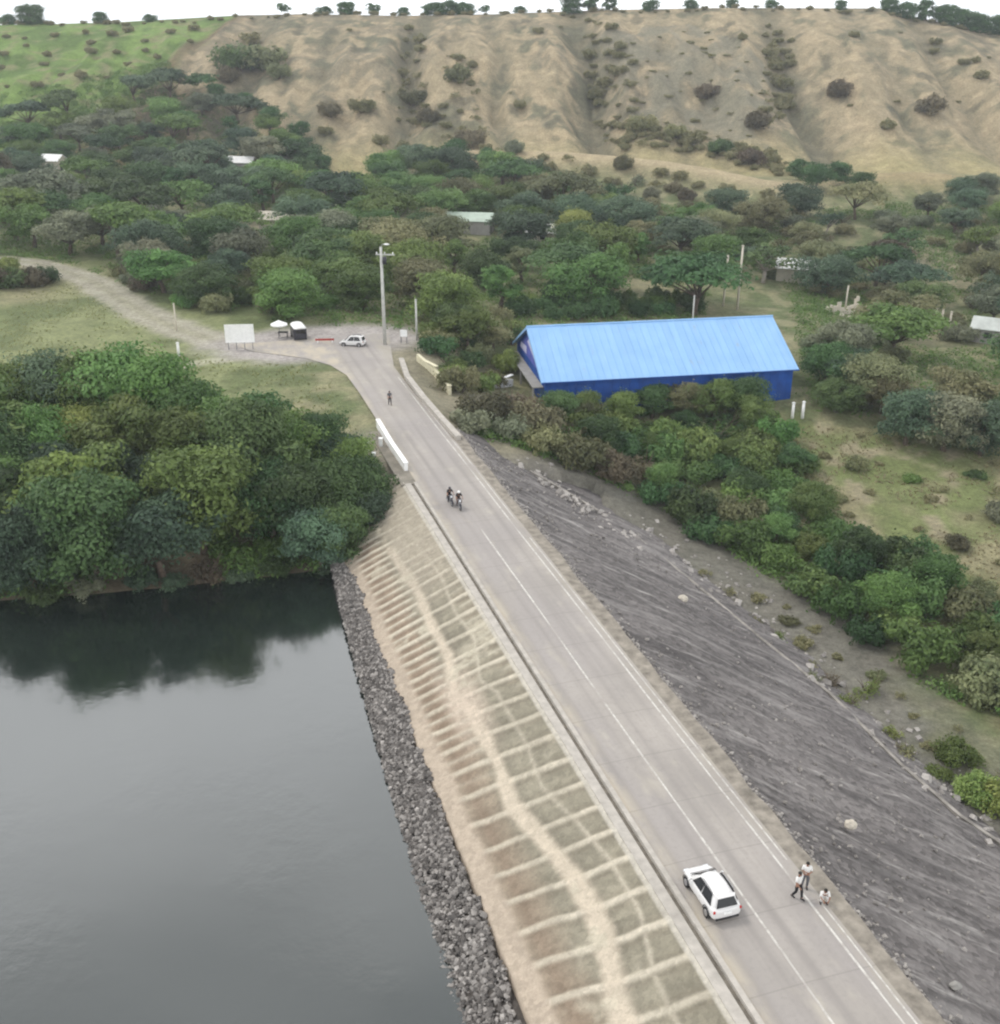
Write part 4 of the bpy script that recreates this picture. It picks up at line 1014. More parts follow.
# shrubs on the hill face
HB = [(240, 72, 6.5, 'leaf_dark', 'largest dark bush clump near the left shoulder of the tan hill'), (264, 70, 6, 'leaf_olive', 'olive bush beside the dark clump on the left shoulder of the tan hill'), (250, 45, 3, 'leaf_dark', 'dark bush on the upper left shoulder of the tan hill'), (228, 82, 3.5, 'leaf_dry', 'brown bush low on the left shoulder of the tan hill'), (280, 78, 3.5, 'leaf_olive', 'olive bush lower right of the dark clump on the tan hill'),
      (708, 100, 3.6, 'leaf_dry', 'round brown bush alone in the middle of the tan hill'), (838, 97, 3.8, 'leaf_dry', 'wide brown bush right of the deep gully'), (930, 115, 4.2, 'leaf_dry', 'biggest round brown bush at the right of the tan hill'), (642, 132, 3.6, 'leaf_olive', 'olive bush at the end of the bench on the tan hill'), (756, 128, 3.6, 'leaf_dry', 'brown bush at the foot of the deep gully'),
      (330, 117, 3.4, 'leaf_dry', 'brown bush above the yellow foot of the hill'), (362, 113, 3.2, 'leaf_olive', 'olive bush beside the brown one above the yellow foot of the hill'), (413, 108, 4, 'leaf_olive', 'olive bush in the left gully'), (428, 124, 3.4, 'leaf_dry', 'brown bush at the mouth of the left gully'), (458, 82, 4, 'leaf_olive', 'tall olive bush right of the left gully'), (470, 148, 4, 'leaf_dry', 'brown bush at the hill foot below the left gully'),
      (326, 136, 2, 'leaf_dark', 'small dark bush on the yellow foot of the hill'), (382, 146, 2.4, 'leaf_dark', 'narrow dark bush on the yellow foot of the hill'), (403, 150, 1.8, 'leaf_dark', 'tiny dark bush right on the yellow foot of the hill'), (435, 165, 4, 'leaf_dark', 'dark bush where the yellow foot of the hill ends'),
      (776, 72, 2.6, 'leaf_dark', 'dark bush high in the deep gully'), (780, 90, 3, 'leaf_dark', 'dark bush halfway down the deep gully'), (770, 58, 2.4, 'leaf_olive', 'olive bush near the head of the deep gully'), (784, 105, 2.6, 'leaf_dry', 'brown bush low in the deep gully'),
      (935, 45, 1.8, 'leaf_dark', 'dark bush under the right skyline trees'), (963, 65, 1.6, 'leaf_dark', 'left of two small dark bushes on the right slope'), (976, 63, 1.5, 'leaf_dark', 'right of two small dark bushes on the right slope'), (981, 80, 2.2, 'leaf_dry', 'brown bush near the right edge of the hill'), (934, 54, 1.5, 'leaf_dark', 'small dark bush below another on the right slope'),
      (742, 40, 1.6, 'leaf_dark', 'tiny dark bush high on the middle of the hill'), (854, 38, 1.6, 'leaf_dark', 'tiny dark bush high right of the deep gully'), (620, 52, 2, 'leaf_olive', 'small olive bush right of the skyline gully'), (633, 66, 1.5, 'leaf_dark', 'tiny dark bush right of the skyline gully, lower down'), (538, 34, 1.6, 'leaf_dark', 'tiny dark bush high between the two main gullies'), (676, 138, 3, 'leaf_olive', 'olive bush on the bench of the tan hill'), (690, 146, 3.4, 'leaf_olive', 'second olive bush on the bench of the tan hill'), (720, 156, 3.4, 'leaf_dark', 'dark bush at the right of the bench'),
      (750, 165, 3.4, 'leaf_dry', 'brown bush at the tip of the bench'), (596, 100, 3, 'leaf_olive', 'olive bush low in the skyline gully'), (604, 88, 2.6, 'leaf_olive', 'olive bush halfway down the skyline gully'), (590, 60, 2.4, 'leaf_olive', 'olive bush high in the skyline gully'), (520, 110, 2, 'leaf_olive', 'lone olive bush low between the two main gullies'), (887, 130, 2.2, 'leaf_olive', 'olive bush above the tan mound'), (790, 60, 1.6, 'leaf_dry', 'tiny brown bush right of the deep gully head')]
for px, py, r, lf, lab in HB:
    g_ = ground_at(px, py, 200); put_shrub('dense', g_[0], g_[1], r * 1.3, 1.05, lf, lab)
brush([(300, 25), (990, 30), (1000, 150), (800, 170), (480, 150), (300, 150)], 16, [('low', 3)], [('leaf_olive', 3), ('leaf_dry', 3), ('leaf_dark', 1)], .6, 1.6, .9, 51, place=lambda x, y, z: 'scattered on the tan hillside', tries=400)
brush([(0, 35), (215, 28), (170, 70), (0, 95)], 8, [('dense', 3)], [('leaf_mid', 4), ('leaf_olive', 2), ('leaf_dark', 1)], 1., 2.6, .9, 52, place=lambda x, y, z: 'on the green slope left of the tan hill', tries=300)
# wooded bands on the left slope and the foot of the hill
brush([(485, 150), (560, 158), (700, 182), (780, 200), (700, 212), (600, 200), (500, 178)], 6, [('dense', 3), ('bare', 1)], [('leaf_dark', 3), ('leaf_olive', 3), ('leaf_dry', 2), ('leaf_grey', 2)], 2, 3.4, .9, 53, place=lambda x, y, z: 'along the foot of the tan spur')
brush([(518, 322), (705, 314), (705, 300), (518, 304)], 3.8, [('dense', 3)], [('leaf_dark', 3), ('leaf_mid', 2)], 1.8, 2.8, 1.2, 87, place=lambda x, y, z: 'in the row along the back wall of the blue shed')
for i, (px, py, h, lf) in enumerate(((905, 446, 7.5, 'leaf_blue'), (943, 452, 8, 'leaf_grey'), (980, 455, 8, 'leaf_blue'), (1015, 450, 8, 'leaf_dark'))):
    g_ = ground_at(px, py); put_tree('bank', g_[0], g_[1], h, 1.15, lf, ['bluish tree leftmost of the row at the head of the dry field', 'grey green tree second in the row at the head of the dry field', 'bluish tree third in the row at the head of the dry field', 'dark tree at the right edge in the row heading the dry field'][i])
for px in range(4, 1000, 13):
    x = Q(px + random.uniform(-6, 6), 20, 445)[0]; put_shrub('dense', x, 444.5 + random.uniform(-3, 1), random.uniform(.7, 1.9), .9, random.choice(['leaf_olive', 'leaf_mid', 'leaf_dark', 'leaf_grey']), 'small shrub in the fringe along the skyline', 'shrubs along the skyline')
for px, py, h, lf, lab in ((300, 140, 6, 'leaf_blue', 'bluish tree climbing the hill foot left of the yellow patch'), (272, 128, 6.5, 'leaf_dark', 'dark tree climbing the hill foot, higher up'), (246, 112, 6, 'leaf_blue', 'bluish tree on the hill foot below the dark clump'), (218, 104, 6, 'leaf_dark', 'dark tree at the upper tip of the left wood'), (455, 160, 6.5, 'leaf_grey', 'grey green tree at the hill foot below the left gully'),
                           (815, 190, 7, 'leaf_dark', 'dark tree in the notch between the two tan spurs'), (838, 186, 6.5, 'leaf_blue', 'bluish tree in the notch between the two tan spurs'), (800, 180, 6, 'leaf_olive', 'olive tree at the tip of the tan spur'), (860, 196, 6.5, 'leaf_dark', 'dark tree just left of the tan mound'), (960, 205, 7.5, 'leaf_blue', 'bluish tree just right of the tan mound'), (985, 200, 7, 'leaf_grey', 'grey green tree at the right edge of the tan mound')):
    g_ = ground_at(px, py, 150); put_tree('bank', g_[0], g_[1], h, 1.15, lf, lab)
for i, (px, py, h, lf) in enumerate(((344, 566, 6.2, 'leaf_dark'), (371, 545, 5.2, 'leaf_blue'), (322, 572, 6.5, 'leaf_blue'), (338, 530, 7.5, 'leaf_dark'), (364, 516, 6.2, 'leaf_dark'), (300, 545, 8, 'leaf_dark'), (350, 488, 6.0, 'leaf_mid'), (322, 470, 6.5, 'leaf_dark'), (292, 472, 7, 'leaf_mid'))):
    g_ = ground_at(px, py); put_tree('bank', g_[0], g_[1], h, 1.0, lf, ['dark tree overhanging the water nearest the dam slope', 'bluish tree rooted at the top corner of the stone riprap', 'bluish tree over the water, second from the dam slope', 'tall dark tree in the thicket just left of the dam', 'dark tree at the edge of the thicket beside the slope panels', 'tallest dark tree at the right of the lakeside thicket', 'mid green tree next to the white bollards', 'dark tree at the back right corner of the thicket', 'mid green tree at the back of the thicket by the grass notch'][i])
AV2 = [a for a in AVOID if a[2] != 7.0] + [(a[0], a[1], 3.6) for a in AVOID if a[2] == 7.0]
for i, (poly, spc) in enumerate((([(588, 20), (612, 30), (640, 110), (650, 150), (605, 150), (582, 60)], 4.2), ([(765, 25), (797, 40), (787, 120), (765, 132)], 4.2), ([(403, 25), (420, 28), (428, 130), (398, 122)], 4.5), ([(445, 55), (472, 58), (485, 140), (440, 140)], 5.))):
    brush(poly, spc, [('dense', 2), ('bare', 1)], [('leaf_olive', 3), ('leaf_grey', 2), ('leaf_dry', 1), ('leaf_dark', 1)], 1.2, 2.8, .9, 80 + i, place=lambda x, y, z: ('in the skyline gully of the hill', 'in the deep gully of the hill', 'in the left gully of the hill', 'on the rib right of the left gully')[i])
brush([(600, 40), (700, 30), (775, 60), (750, 145), (640, 130)], 7, [('low', 3), ('bare', 1)], [('leaf_olive', 3), ('leaf_grey', 3), ('leaf_dry', 1)], .8, 1.8, .8, 85, place=lambda x, y, z: 'on the grey face between the two big gullies')
brush([(425, 330), (480, 318), (515, 335), (508, 372), (480, 396), (462, 396), (446, 372)], 3.6, [('dense', 3), ('bare', .6)], [('leaf_mid', 3), ('leaf_olive', 3), ('leaf_yellow', 1), ('leaf_dark', 2)], 1.6, 3.0, 1.1, 86, place=lambda x, y, z: 'in the garden left of the blue shed', avoid=AV2)
for i, (px, py, h, lf) in enumerate(((468, 352, 6.5, 'leaf_mid'), (452, 340, 6, 'leaf_dark'), (493, 352, 5.5, 'leaf_olive'), (560, 424, 4.6, 'leaf_dark'), (585, 428, 4.2, 'leaf_olive'), (622, 424, 4.4, 'leaf_mid'), (652, 420, 4.8, 'leaf_dark'), (684, 418, 5.4, 'leaf_olive'), (712, 418, 5.8, 'leaf_mid'), (742, 418, 5.6, 'leaf_dark'), (825, 385, 6.5, 'leaf_dark'), (850, 395, 6.5, 'leaf_blue'), (835, 412, 5, 'leaf_dark'), (880, 415, 6, 'leaf_olive'))):
    g_ = ground_at(px, py); put_tree('bank' if i > 2 else 'round', g_[0], g_[1], h, 1.15, lf, ['mid green tree in the garden between the cream wall and the shed', 'dark green tree at the back of the garden behind the cream wall', 'olive tree at the gable end of the blue shed', 'leftmost dark bushy tree against the front wall of the shed', 'olive bushy tree second along the front wall of the shed', 'mid green bushy tree at the middle left of the shed front', 'dark bushy tree at the middle of the shed front', 'olive bushy tree right of the middle of the shed front', 'tallest mid green bushy tree against the shed front', 'dark bushy tree rightmost against the shed front', 'dark tree just past the right end of the blue shed', 'bluish tree second from the right end of the shed', 'small dark tree above the two white posts', 'olive tree at the top corner of the dry field'][i])
for i, (px, py, h, lf) in enumerate(((128, 446, 11.5, 'leaf_bright'), (160, 452, 11, 'leaf_mid'), (92, 440, 10.5, 'leaf_mid'), (190, 462, 9, 'leaf_bright'), (48, 438, 10, 'leaf_blue'), (8, 440, 9.5, 'leaf_mid'), (-30, 440, 10, 'leaf_dark'))):
    g_ = ground_at(px, py); put_tree('bank', g_[0], g_[1], h, .9, lf, ['tallest bright green tree at the back of the lakeside thicket', 'tall mid green tree just right of the tallest lakeside tree', 'tall mid green tree just left of the tallest lakeside tree', 'bright green tree at the open field end of the lakeside thicket', 'tall bluish tree at the back left of the lakeside thicket', 'tall green tree cut by the left picture edge in the thicket', 'dark tree at the far left back of the lakeside thicket'][i])
brush([(610, 126), (700, 138), (760, 150), (802, 174), (784, 178), (720, 160), (640, 146)], 3.6, [('dense', 3), ('bare', 1)], [('leaf_dark', 2), ('leaf_olive', 3), ('leaf_grey', 1)], 1.5, 2.7, .9, 88, place=lambda x, y, z: 'in the dark band above the tan spur')
# skyline trees
def sky_tree(px, ptop, h, kind, lf, lab, Y=452):
    x = Q(px, 20, Y)[0]; put_tree(kind, x, Y, h * 1.15, 1.15, lf, lab, sink=h * .3)
for px, h, kind, lf, lab in ((30, 9, 'umbrella', 'leaf_dark', 'broad dark tree on the skyline at the far left'), (8, 5, 'round', 'leaf_dark', 'small dark tree at the left end of the skyline'), (100, 5, 'round', 'leaf_mid', 'small green tree on the skyline above the green slope'), (150, 3.5, 'round', 'leaf_mid', 'lowest green tree on the skyline above the green slope'),
                             (285, 5.5, 'sparse', 'leaf_dark', 'thin tree on the skyline above the left shoulder'), (325, 4, 'round', 'leaf_olive', 'low olive tree on the skyline left of the left gully'), (346, 6, 'round', 'leaf_olive', 'olive tree on the skyline left of the left gully'), (376, 6, 'sparse', 'leaf_grey', 'thin grey tree on the skyline near the left gully'), (404, 4, 'round', 'leaf_olive', 'small olive tree at the head of the left gully'),
                             (432, 6, 'round', 'leaf_dark', 'dark tree leftmost of the skyline clump right of the left gully'), (448, 7, 'umbrella', 'leaf_dark', 'flat topped dark tree in the skyline clump right of the left gully'), (464, 6, 'round', 'leaf_dark', 'dark tree rightmost of the skyline clump right of the left gully'), (484, 4.5, 'sparse', 'leaf_dark', 'thin tree on the skyline between the two clumps'),
                             (520, 3.5, 'round', 'leaf_mid', 'small green tree on the skyline left of the skyline gully'), (572, 7, 'round', 'leaf_dark', 'dark tree at the left of the skyline gully head'), (590, 9, 'upright', 'leaf_dark', 'tallest dark tree in the skyline gully head'), (610, 7, 'upright', 'leaf_mid', 'green tree at the right of the skyline gully head'), (650, 5, 'round', 'leaf_dark', 'small dark tree on the skyline right of the gully head'),
                             (690, 4.2, 'umbrella', 'leaf_dark', 'low flat tree on the middle skyline'), (730, 4, 'round', 'leaf_dark', 'small dark tree on the middle skyline'), (770, 4, 'umbrella', 'leaf_dark', 'low flat tree on the skyline above the deep gully'), (840, 4, 'round', 'leaf_olive', 'small olive tree on the right skyline'), (888, 6, 'round', 'leaf_mid', 'green tree at the left of the right skyline wood'), (905, 7, 'round', 'leaf_mid', 'green tree second in the right skyline wood'), (924, 9, 'upright', 'leaf_dark', 'tallest dark tree of the right skyline wood'),
                             (942, 8, 'round', 'leaf_dark', 'dark round tree in the right skyline wood'), (960, 8.5, 'umbrella', 'leaf_blue', 'bluish flat topped tree in the right skyline wood'), (978, 8, 'round', 'leaf_dark', 'dark tree near the right end of the skyline'), (994, 8.5, 'round', 'leaf_blue', 'bluish tree at the right end of the skyline'), (1008, 8, 'round', 'leaf_dark', 'last dark tree cut by the right edge on the skyline')):
    sky_tree(px, 0, h, kind if kind in ('sparse', 'upright') else 'bank', lf, lab, 447)
print('PLANTS', NT)
# grass and ground cover: countless tufts
M['grass_green'] = leaf_mat('grass_green', (.095, .11, .045), (.15, .16, .075))
M['grass_dry'] = leaf_mat('grass_dry', (.13, .12, .065), (.2, .175, .105))
def tufts(name, polys, n, sizes, mat, label, seed):
    g = random.Random(seed); vs = []; fs = []; tt = []
    per = n // len(polys)
    for poly in polys:
        cs = [ground_at(*p) for p in poly]
        X0, X1 = min(c[0] for c in cs), max(c[0] for c in cs); Y0, Y1 = min(c[1] for c in cs), max(c[1] for c in cs)
        rg = np.random.default_rng(seed); X = rg.uniform(X0, X1, per * 3); Y = rg.uniform(Y0, Y1, per * 3); Z = height(X, Y)
        px, py = proj(X, Y, Z); ok = inpoly(px, py, poly) & (fbm(X / 7., Y / 7., 3) > .42)
        s_, d_ = sd(X, Y); ok &= (polydist(X, Y, TRACK) > 3) & ~((d_ > 19) & (d_ < 30) & (s_ > 90) & (s_ < 160)) & (np.hypot(s_ - 151, (d_ - 21) * .62) > 10)
        for x, y, z in list(zip(X[ok], Y[ok], Z[ok]))[:per]:
            sz = g.uniform(*sizes); t = g.random()
            for k in range(5):
                a = g.random() * 6.28; le = g.uniform(.15, .8) * sz; o = len(vs); ca, sa = math.cos(a), math.sin(a); w = sz * .28
                bx, by = x + ca * sz * .25, y + sa * sz * .25
                vs += [(bx - sa * w, by + ca * w, z - .03), (bx + sa * w, by - ca * w, z - .03), (bx + ca * le, by + sa * le, z + sz * g.uniform(.5, .95))]
                fs.append((o, o + 1, o + 2)); tt.append(min(1, max(0, t + g.uniform(-.25, .25))))
    me = bpy.data.meshes.new(name); me.from_pydata(vs, [], fs); me.materials.append(M[mat])
    at = me.attributes.new('tint', 'FLOAT', 'FACE'); at.data.foreach_set('value', tt)
    o = bpy.data.objects.new(name, me); COL.objects.link(o); return tag(o, label, 'grass', kind='stuff')
brush([(700, 575), (800, 612), (900, 690), (1010, 760), (1010, 830), (930, 780), (820, 690)], 2.6, [('low', 2), ('bare', 1)], [('leaf_olive', 3), ('leaf_yellow', 2), ('leaf_mid', 2), ('leaf_dry', 1)], .5, 1.4, .9, 91, place=lambda x, y, z: 'on the bare strip between the toe kerb and the scrub')
brush([(770, 425), (1000, 450), (1010, 640), (900, 590), (840, 520)], 5.5, [('low', 2), ('bare', 1)], [('leaf_olive', 3), ('leaf_mid', 2), ('leaf_dry', 1)], .6, 1.3, .8, 92, place=lambda x, y, z: 'dotted over the dry field')
tufts('grass', [[(0, 290), (60, 275), (110, 300), (160, 330), (230, 352), (330, 356), (355, 400), (375, 440), (250, 460), (200, 440), (0, 400)]], 3500, (.12, .3), 'grass_green', 'green and yellow grass tufts on the field beside the lake thicket', 61)
tufts('dry_grass', [[(770, 420), (830, 428), (1010, 445), (1010, 660), (900, 600), (840, 520)]], 2200, (.12, .3), 'grass_dry', 'dry pale grass tufts on the field right of the scrub belt', 62)
def ground_cover():
    polys = [([(0, 130), (190, 90), (310, 165), (335, 325), (120, 290), (0, 262)], 5200), ([(330, 205), (440, 165), (560, 195), (720, 270), (700, 320), (470, 345), (330, 328)], 4600), ([(640, 205), (1020, 200), (1040, 430), (810, 415), (790, 290)], 4200), (BELT, 5000), (BANK, 4500), ([(0, 95), (170, 60), (180, 95), (60, 125), (0, 135)], 1200)]
    V = []; T = []
    for i, (poly, n) in enumerate(polys):
        cs = [ground_at(*p) for p in poly]; X0, X1 = min(c[0] for c in cs), max(c[0] for c in cs); Y0, Y1 = min(c[1] for c in cs), max(c[1] for c in cs)
        rg = np.random.default_rng(70 + i); X = rg.uniform(X0, X1, n * 3); Y = rg.uniform(Y0, Y1, n * 3); Z = height(X, Y); px, py = proj(X, Y, Z)
        ok = inpoly(px, py, poly) & (polydist(X, Y, TRACK) > 3.5); s_, d_ = sd(X, Y); ok &= ~((d_ > 19) & (d_ < 31) & (s_ < 160)); ok &= (Z > WATER + .15) | (d_ > 28); ok &= (fbm(X / 11., Y / 11., 3) > .4)
        p = np.stack([X, Y, Z], 1)[ok][:n]
        cl = [(tuple(q), (rg.uniform(.6, 1.5), rg.uniform(.6, 1.5), rg.uniform(.4, 1.1))) for q in p]
        if len(cl) < 3: continue
        v, t = leaf_cloud(cl, len(cl) * 26, .38, 90 + i); V.append(v); T.append(t)
    v = np.concatenate(V); t = np.concatenate(T)
    me = leaf_mesh('ground_cover', v, t); me.materials[0] = M['leaf_mid']
    o = bpy.data.objects.new('undergrowth', me); COL.objects.link(o); tag(o, 'low olive undergrowth covering the ground under the trees and scrub', 'undergrowth', kind='stuff')
ground_cover()

# ------------------------------------------------------------------ poles, walls, signs
def utility_pole():
    g = ground_at(385, 345); x, y = g[0], g[1]; z = H1(x, y)
    Hh = Q(385, 247, y)[2] - z
    r = empty('utility_pole', (x, y, z), R(-6), 'tall grey utility pole with crossarm and lamp standing where the dam road meets the junction', 'utility pole')
    m = MB(); m.tube([(0, 0, -.5), (0, 0, Hh * .5), (0, 0, Hh)], [.26, .22, .17], 10); m.build('pole', 'pole_grey', r, True)
    m = MB(); m.box((.55, 0, Hh - 1.0), (2.6, .14, .16)); a = m.build('crossarm', 'pole_grey', r)
    for dx in (-.6, .5, 1.6):
        q = MB(); q.tube([(dx, 0, Hh - .92), (dx, 0, Hh - .8), (dx, 0, Hh - .66)], [.05, .09, .05], 8); q.build('insulator', 'white_paint', a, True)
    m = MB(); m.tube([(.5, -.32, Hh - 2.2), (.5, -.32, Hh - 1.25)], [.28, .28], 12); m.build('transformer', 'dark_body', r, True)
    m = MB(); m.tube([(0, 0, Hh), (.25, -.1, Hh + .35), (.75, -.25, Hh + .45)], .06, 6); ar = m.build('lamp_arm', 'steel', r)
    m = MB(); m.ball((.85, -.28, Hh + .42), (.42, .2, .12), 10, 6); m.build('lamp', 'white_paint', ar, True)
utility_pole()
def post(name, px, py, ptop, rad, mat, label, cat, group=None, cap=True, lean=0.):
    g = ground_at(px, py); h = Q(px, ptop, g[1])[2] - g[2]
    r = empty(name, g, random.random(), label, cat, group)
    m = MB(); m.tube([(0, 0, -.3), (lean * .4, 0, h * .5), (lean, 0, h)], [rad, rad * .92, rad * .8], 9); m.build('shaft', mat, r, True)
    if cap: m = MB(); m.tube([(lean, 0, h), (lean, 0, h + .12)], [rad * 1.3, rad * .6], 9); m.build('cap', mat, r, True)
    return r
post('concrete_post', 417, 341, 300, .16, 'pole_grey', 'slim grey post right of the tall utility pole, beside the small white sign', 'post')
post('roof_vent_pole', 692, 330, 296, .14, 'pole_grey', 'short pale pole rising just behind the roof of the blue shed', 'pole')
post('bare_trunk_pole', 723, 306, 256, .2, 'bleached', 'shorter left one of the pair of pale poles behind the blue shed', 'pole', lean=.35)
post('bare_trunk_pole', 737, 310, 246, .22, 'bleached', 'taller right one of the pair of pale poles behind the blue shed', 'pole', lean=.2)
for i, (px, t) in enumerate(((933, 308), (939, 309), (947, 312))):
    post('pale_post', px, 336 + i, t, .2, 'bleached', ('leftmost of', 'middle one of', 'rightmost of')[i] + ' the three pale posts in the scrub by the grey roofed hut', 'post', lean=.1 * (i - 1))
post('track_pole', 177, 332, 304, .13, 'bleached', 'thin pale pole on the grass verge left of the white signboard', 'pole')
post('white_post', 802, 420, 402, .22, 'white_paint', 'right one of two white posts by the corner of the blue shed', 'post')
post('white_post', 792, 419, 403, .22, 'white_paint', 'left one of two white posts by the corner of the blue shed', 'post')
post('stub_post', 179, 356, 343, .2, 'white_paint', 'white marker post on the field edge above the lakeside thicket', 'marker post')
def board(name, px, py, w, h, leg, rz, label, cat, nleg=2, mat='white_paint'):
    g = ground_at(px, py); r = empty(name, g, R(rz), label, cat)
    m = MB(); m.box((0, 0, leg + h / 2), (w, .1, h)); p = m.build('panel', mat, r, bevel=.02)
    f = MB()
    for z in (leg + .05, leg + h - .05): f.box((0, -.07, z), (w, .05, .07))
    for x in (-w / 2 + .04, w / 2 - .04): f.box((x, -.07, leg + h / 2), (.07, .05, h - .2))
    f.build('frame', 'white_paint', p)
    for i in range(nleg):
        x = -w * .42 + w * .84 * i / (nleg - 1); q = MB(); q.box((x, .09, (leg + h * .8) / 2 - .15), (.12, .1, leg + h * .8 + .3)); q.build('leg', 'steel', r)
board('signboard', 241, 350, 3.9, 2.5, 1.0, 4, 'big blank white signboard on four legs at the left of the junction', 'signboard', 4)
board('small_sign', 404, 343, .95, .95, .9, -6, 'small square white sign between the tall utility pole and the slim grey post', 'sign', 2)
board('small_sign', 422, 343, .6, .6, .7, -6, 'tiny white sign at the foot of the slim grey post', 'sign', 2)
# parapets and walls
def wall_run(name, pts, h, t, mat, label, cat, posts=0., cop=None):
    pts = [np.array(p, float) for p in pts]; r = empty(name, pts[0], 0, label, cat); o = pts[0]
    m = MB()
    for a, b in zip(pts[:-1], pts[1:]):
        dv = b - a; L_ = math.hypot(dv[0], dv[1]); n = np.array((-dv[1], dv[0], 0)) / L_ * t / 2
        q = [a - n, b - n, b + n, a + n]; q = [k - o for k in q]
        lo = [(k[0], k[1], k[2] - .5) for k in q]; hi = [(k[0], k[1], k[2] + h) for k in q]
        m.add(lo + hi, [(0, 3, 2, 1), (4, 5, 6, 7), (0, 1, 5, 4), (1, 2, 6, 5), (2, 3, 7, 6), (3, 0, 4, 7)])
    m.build('wall', mat, r)
    c = MB()
    for a, b in zip(pts[:-1], pts[1:]):
        dv = b - a; L_ = math.hypot(dv[0], dv[1]); ang = math.atan2(dv[1], dv[0]); mid = (a + b) / 2 - o
        c.box((mid[0], mid[1], (a[2] + b[2]) / 2 - o[2] + h + .053), (L_ + .02, t + .12, .1), ang)
    c.build('coping', cop or mat, r)
def sp(s, d, z=None):
    x, y = xy(s, d); return (x, y, H1(x, y) if z is None else z)
wall_run('guard_wall', [sp(99.5, 21.3, 0), sp(106, 21.2, 0), sp(113.5, 21.3, 0)], .75, .35, 'white_paint', 'white guard wall on the lake side of the road where the dam ends', 'guard wall')
wall_run('guard_wall', [sp(106.5, 28.6, 0), sp(114, 28.4, 0), sp(121, 28.3, 0), sp(130, 28.4, 0), sp(138, 29.4, 0)], .4, .55, 'concrete', 'long low pale kerb wall on the shed side of the road', 'kerb wall')
wall_run('garden_wall', [tuple(ground_at(450, 396)), tuple(ground_at(437, 379)), tuple(ground_at(418, 362))], 1.0, .4, 'cream_paint', 'low cream wall on the grass between the road and the blue shed', 'wall')
wall_run('white_wall', [tuple(ground_at(488, 388)), tuple(ground_at(512, 386))], .9, .4, 'white_paint', 'short white wall at the gable corner of the blue shed', 'wall')
for i, (px, py) in enumerate(((374, 462), (368, 452), (381, 447))):
    g = ground_at(px, py); b = MB(); b.box((0, 0, .35), (.35, .35, 1.1)); b.box((0, 0, .94), (.45, .45, .1))
    o = b.build('bollard', 'white_paint', None, bevel=.03); o.location = tuple(g); tag(o, ('white bollard nearest the lake thicket beside the white guard wall', 'farthest left white bollard beside the white guard wall', 'white bollard closest behind the white guard wall')[i], 'bollard', 'bollards by the guard wall')
# cream ruin: broken walls
def ruin():
    g = ground_at(845, 312); r = empty('ruined_hut', g, R(15), 'cream ruined hut with broken walls in the scrub right of the blue shed', 'ruin')
    for (x, y, w, t, hs) in ((-1.6, -1.5, 3.4, .3, (1.6, 2.2, 1.2, .7, 1.4)), (1.9, 0, .3, 3., (1.2, 2.8, 2.2, 1.0, .8)), (-3.1, .2, .3, 2.8, (.9, 1.5, .6, .9, .5))):
        m = MB(); n = len(hs)
        for i, h in enumerate(hs):
            if w > t: m.box((x - w / 2 + (i + .5) * w / n, y, h / 2 - .2), (w / n - .003, t, h + .4))
            else: m.box((x, y - t / 2 + (i + .5) * t / n, h / 2 - .2), (w, t / n - .003, h + .4))
        m.build('wall', 'bleached', r)
    m = MB()
    for i in range(26):
        m.ball((random.gauss(0, 2.4), random.gauss(-1.2, 1.6), .15), (random.uniform(.25, .7), random.uniform(.25, .7), random.uniform(.15, .4)), 7, 5)
    m.build('rubble', 'bleached', r)
    m = MB(); m.tube([(.2, .4, -.2), (.3, .4, 4.6)], [.18, .13], 8); m.build('post', 'bleached', r, True)
ruin()

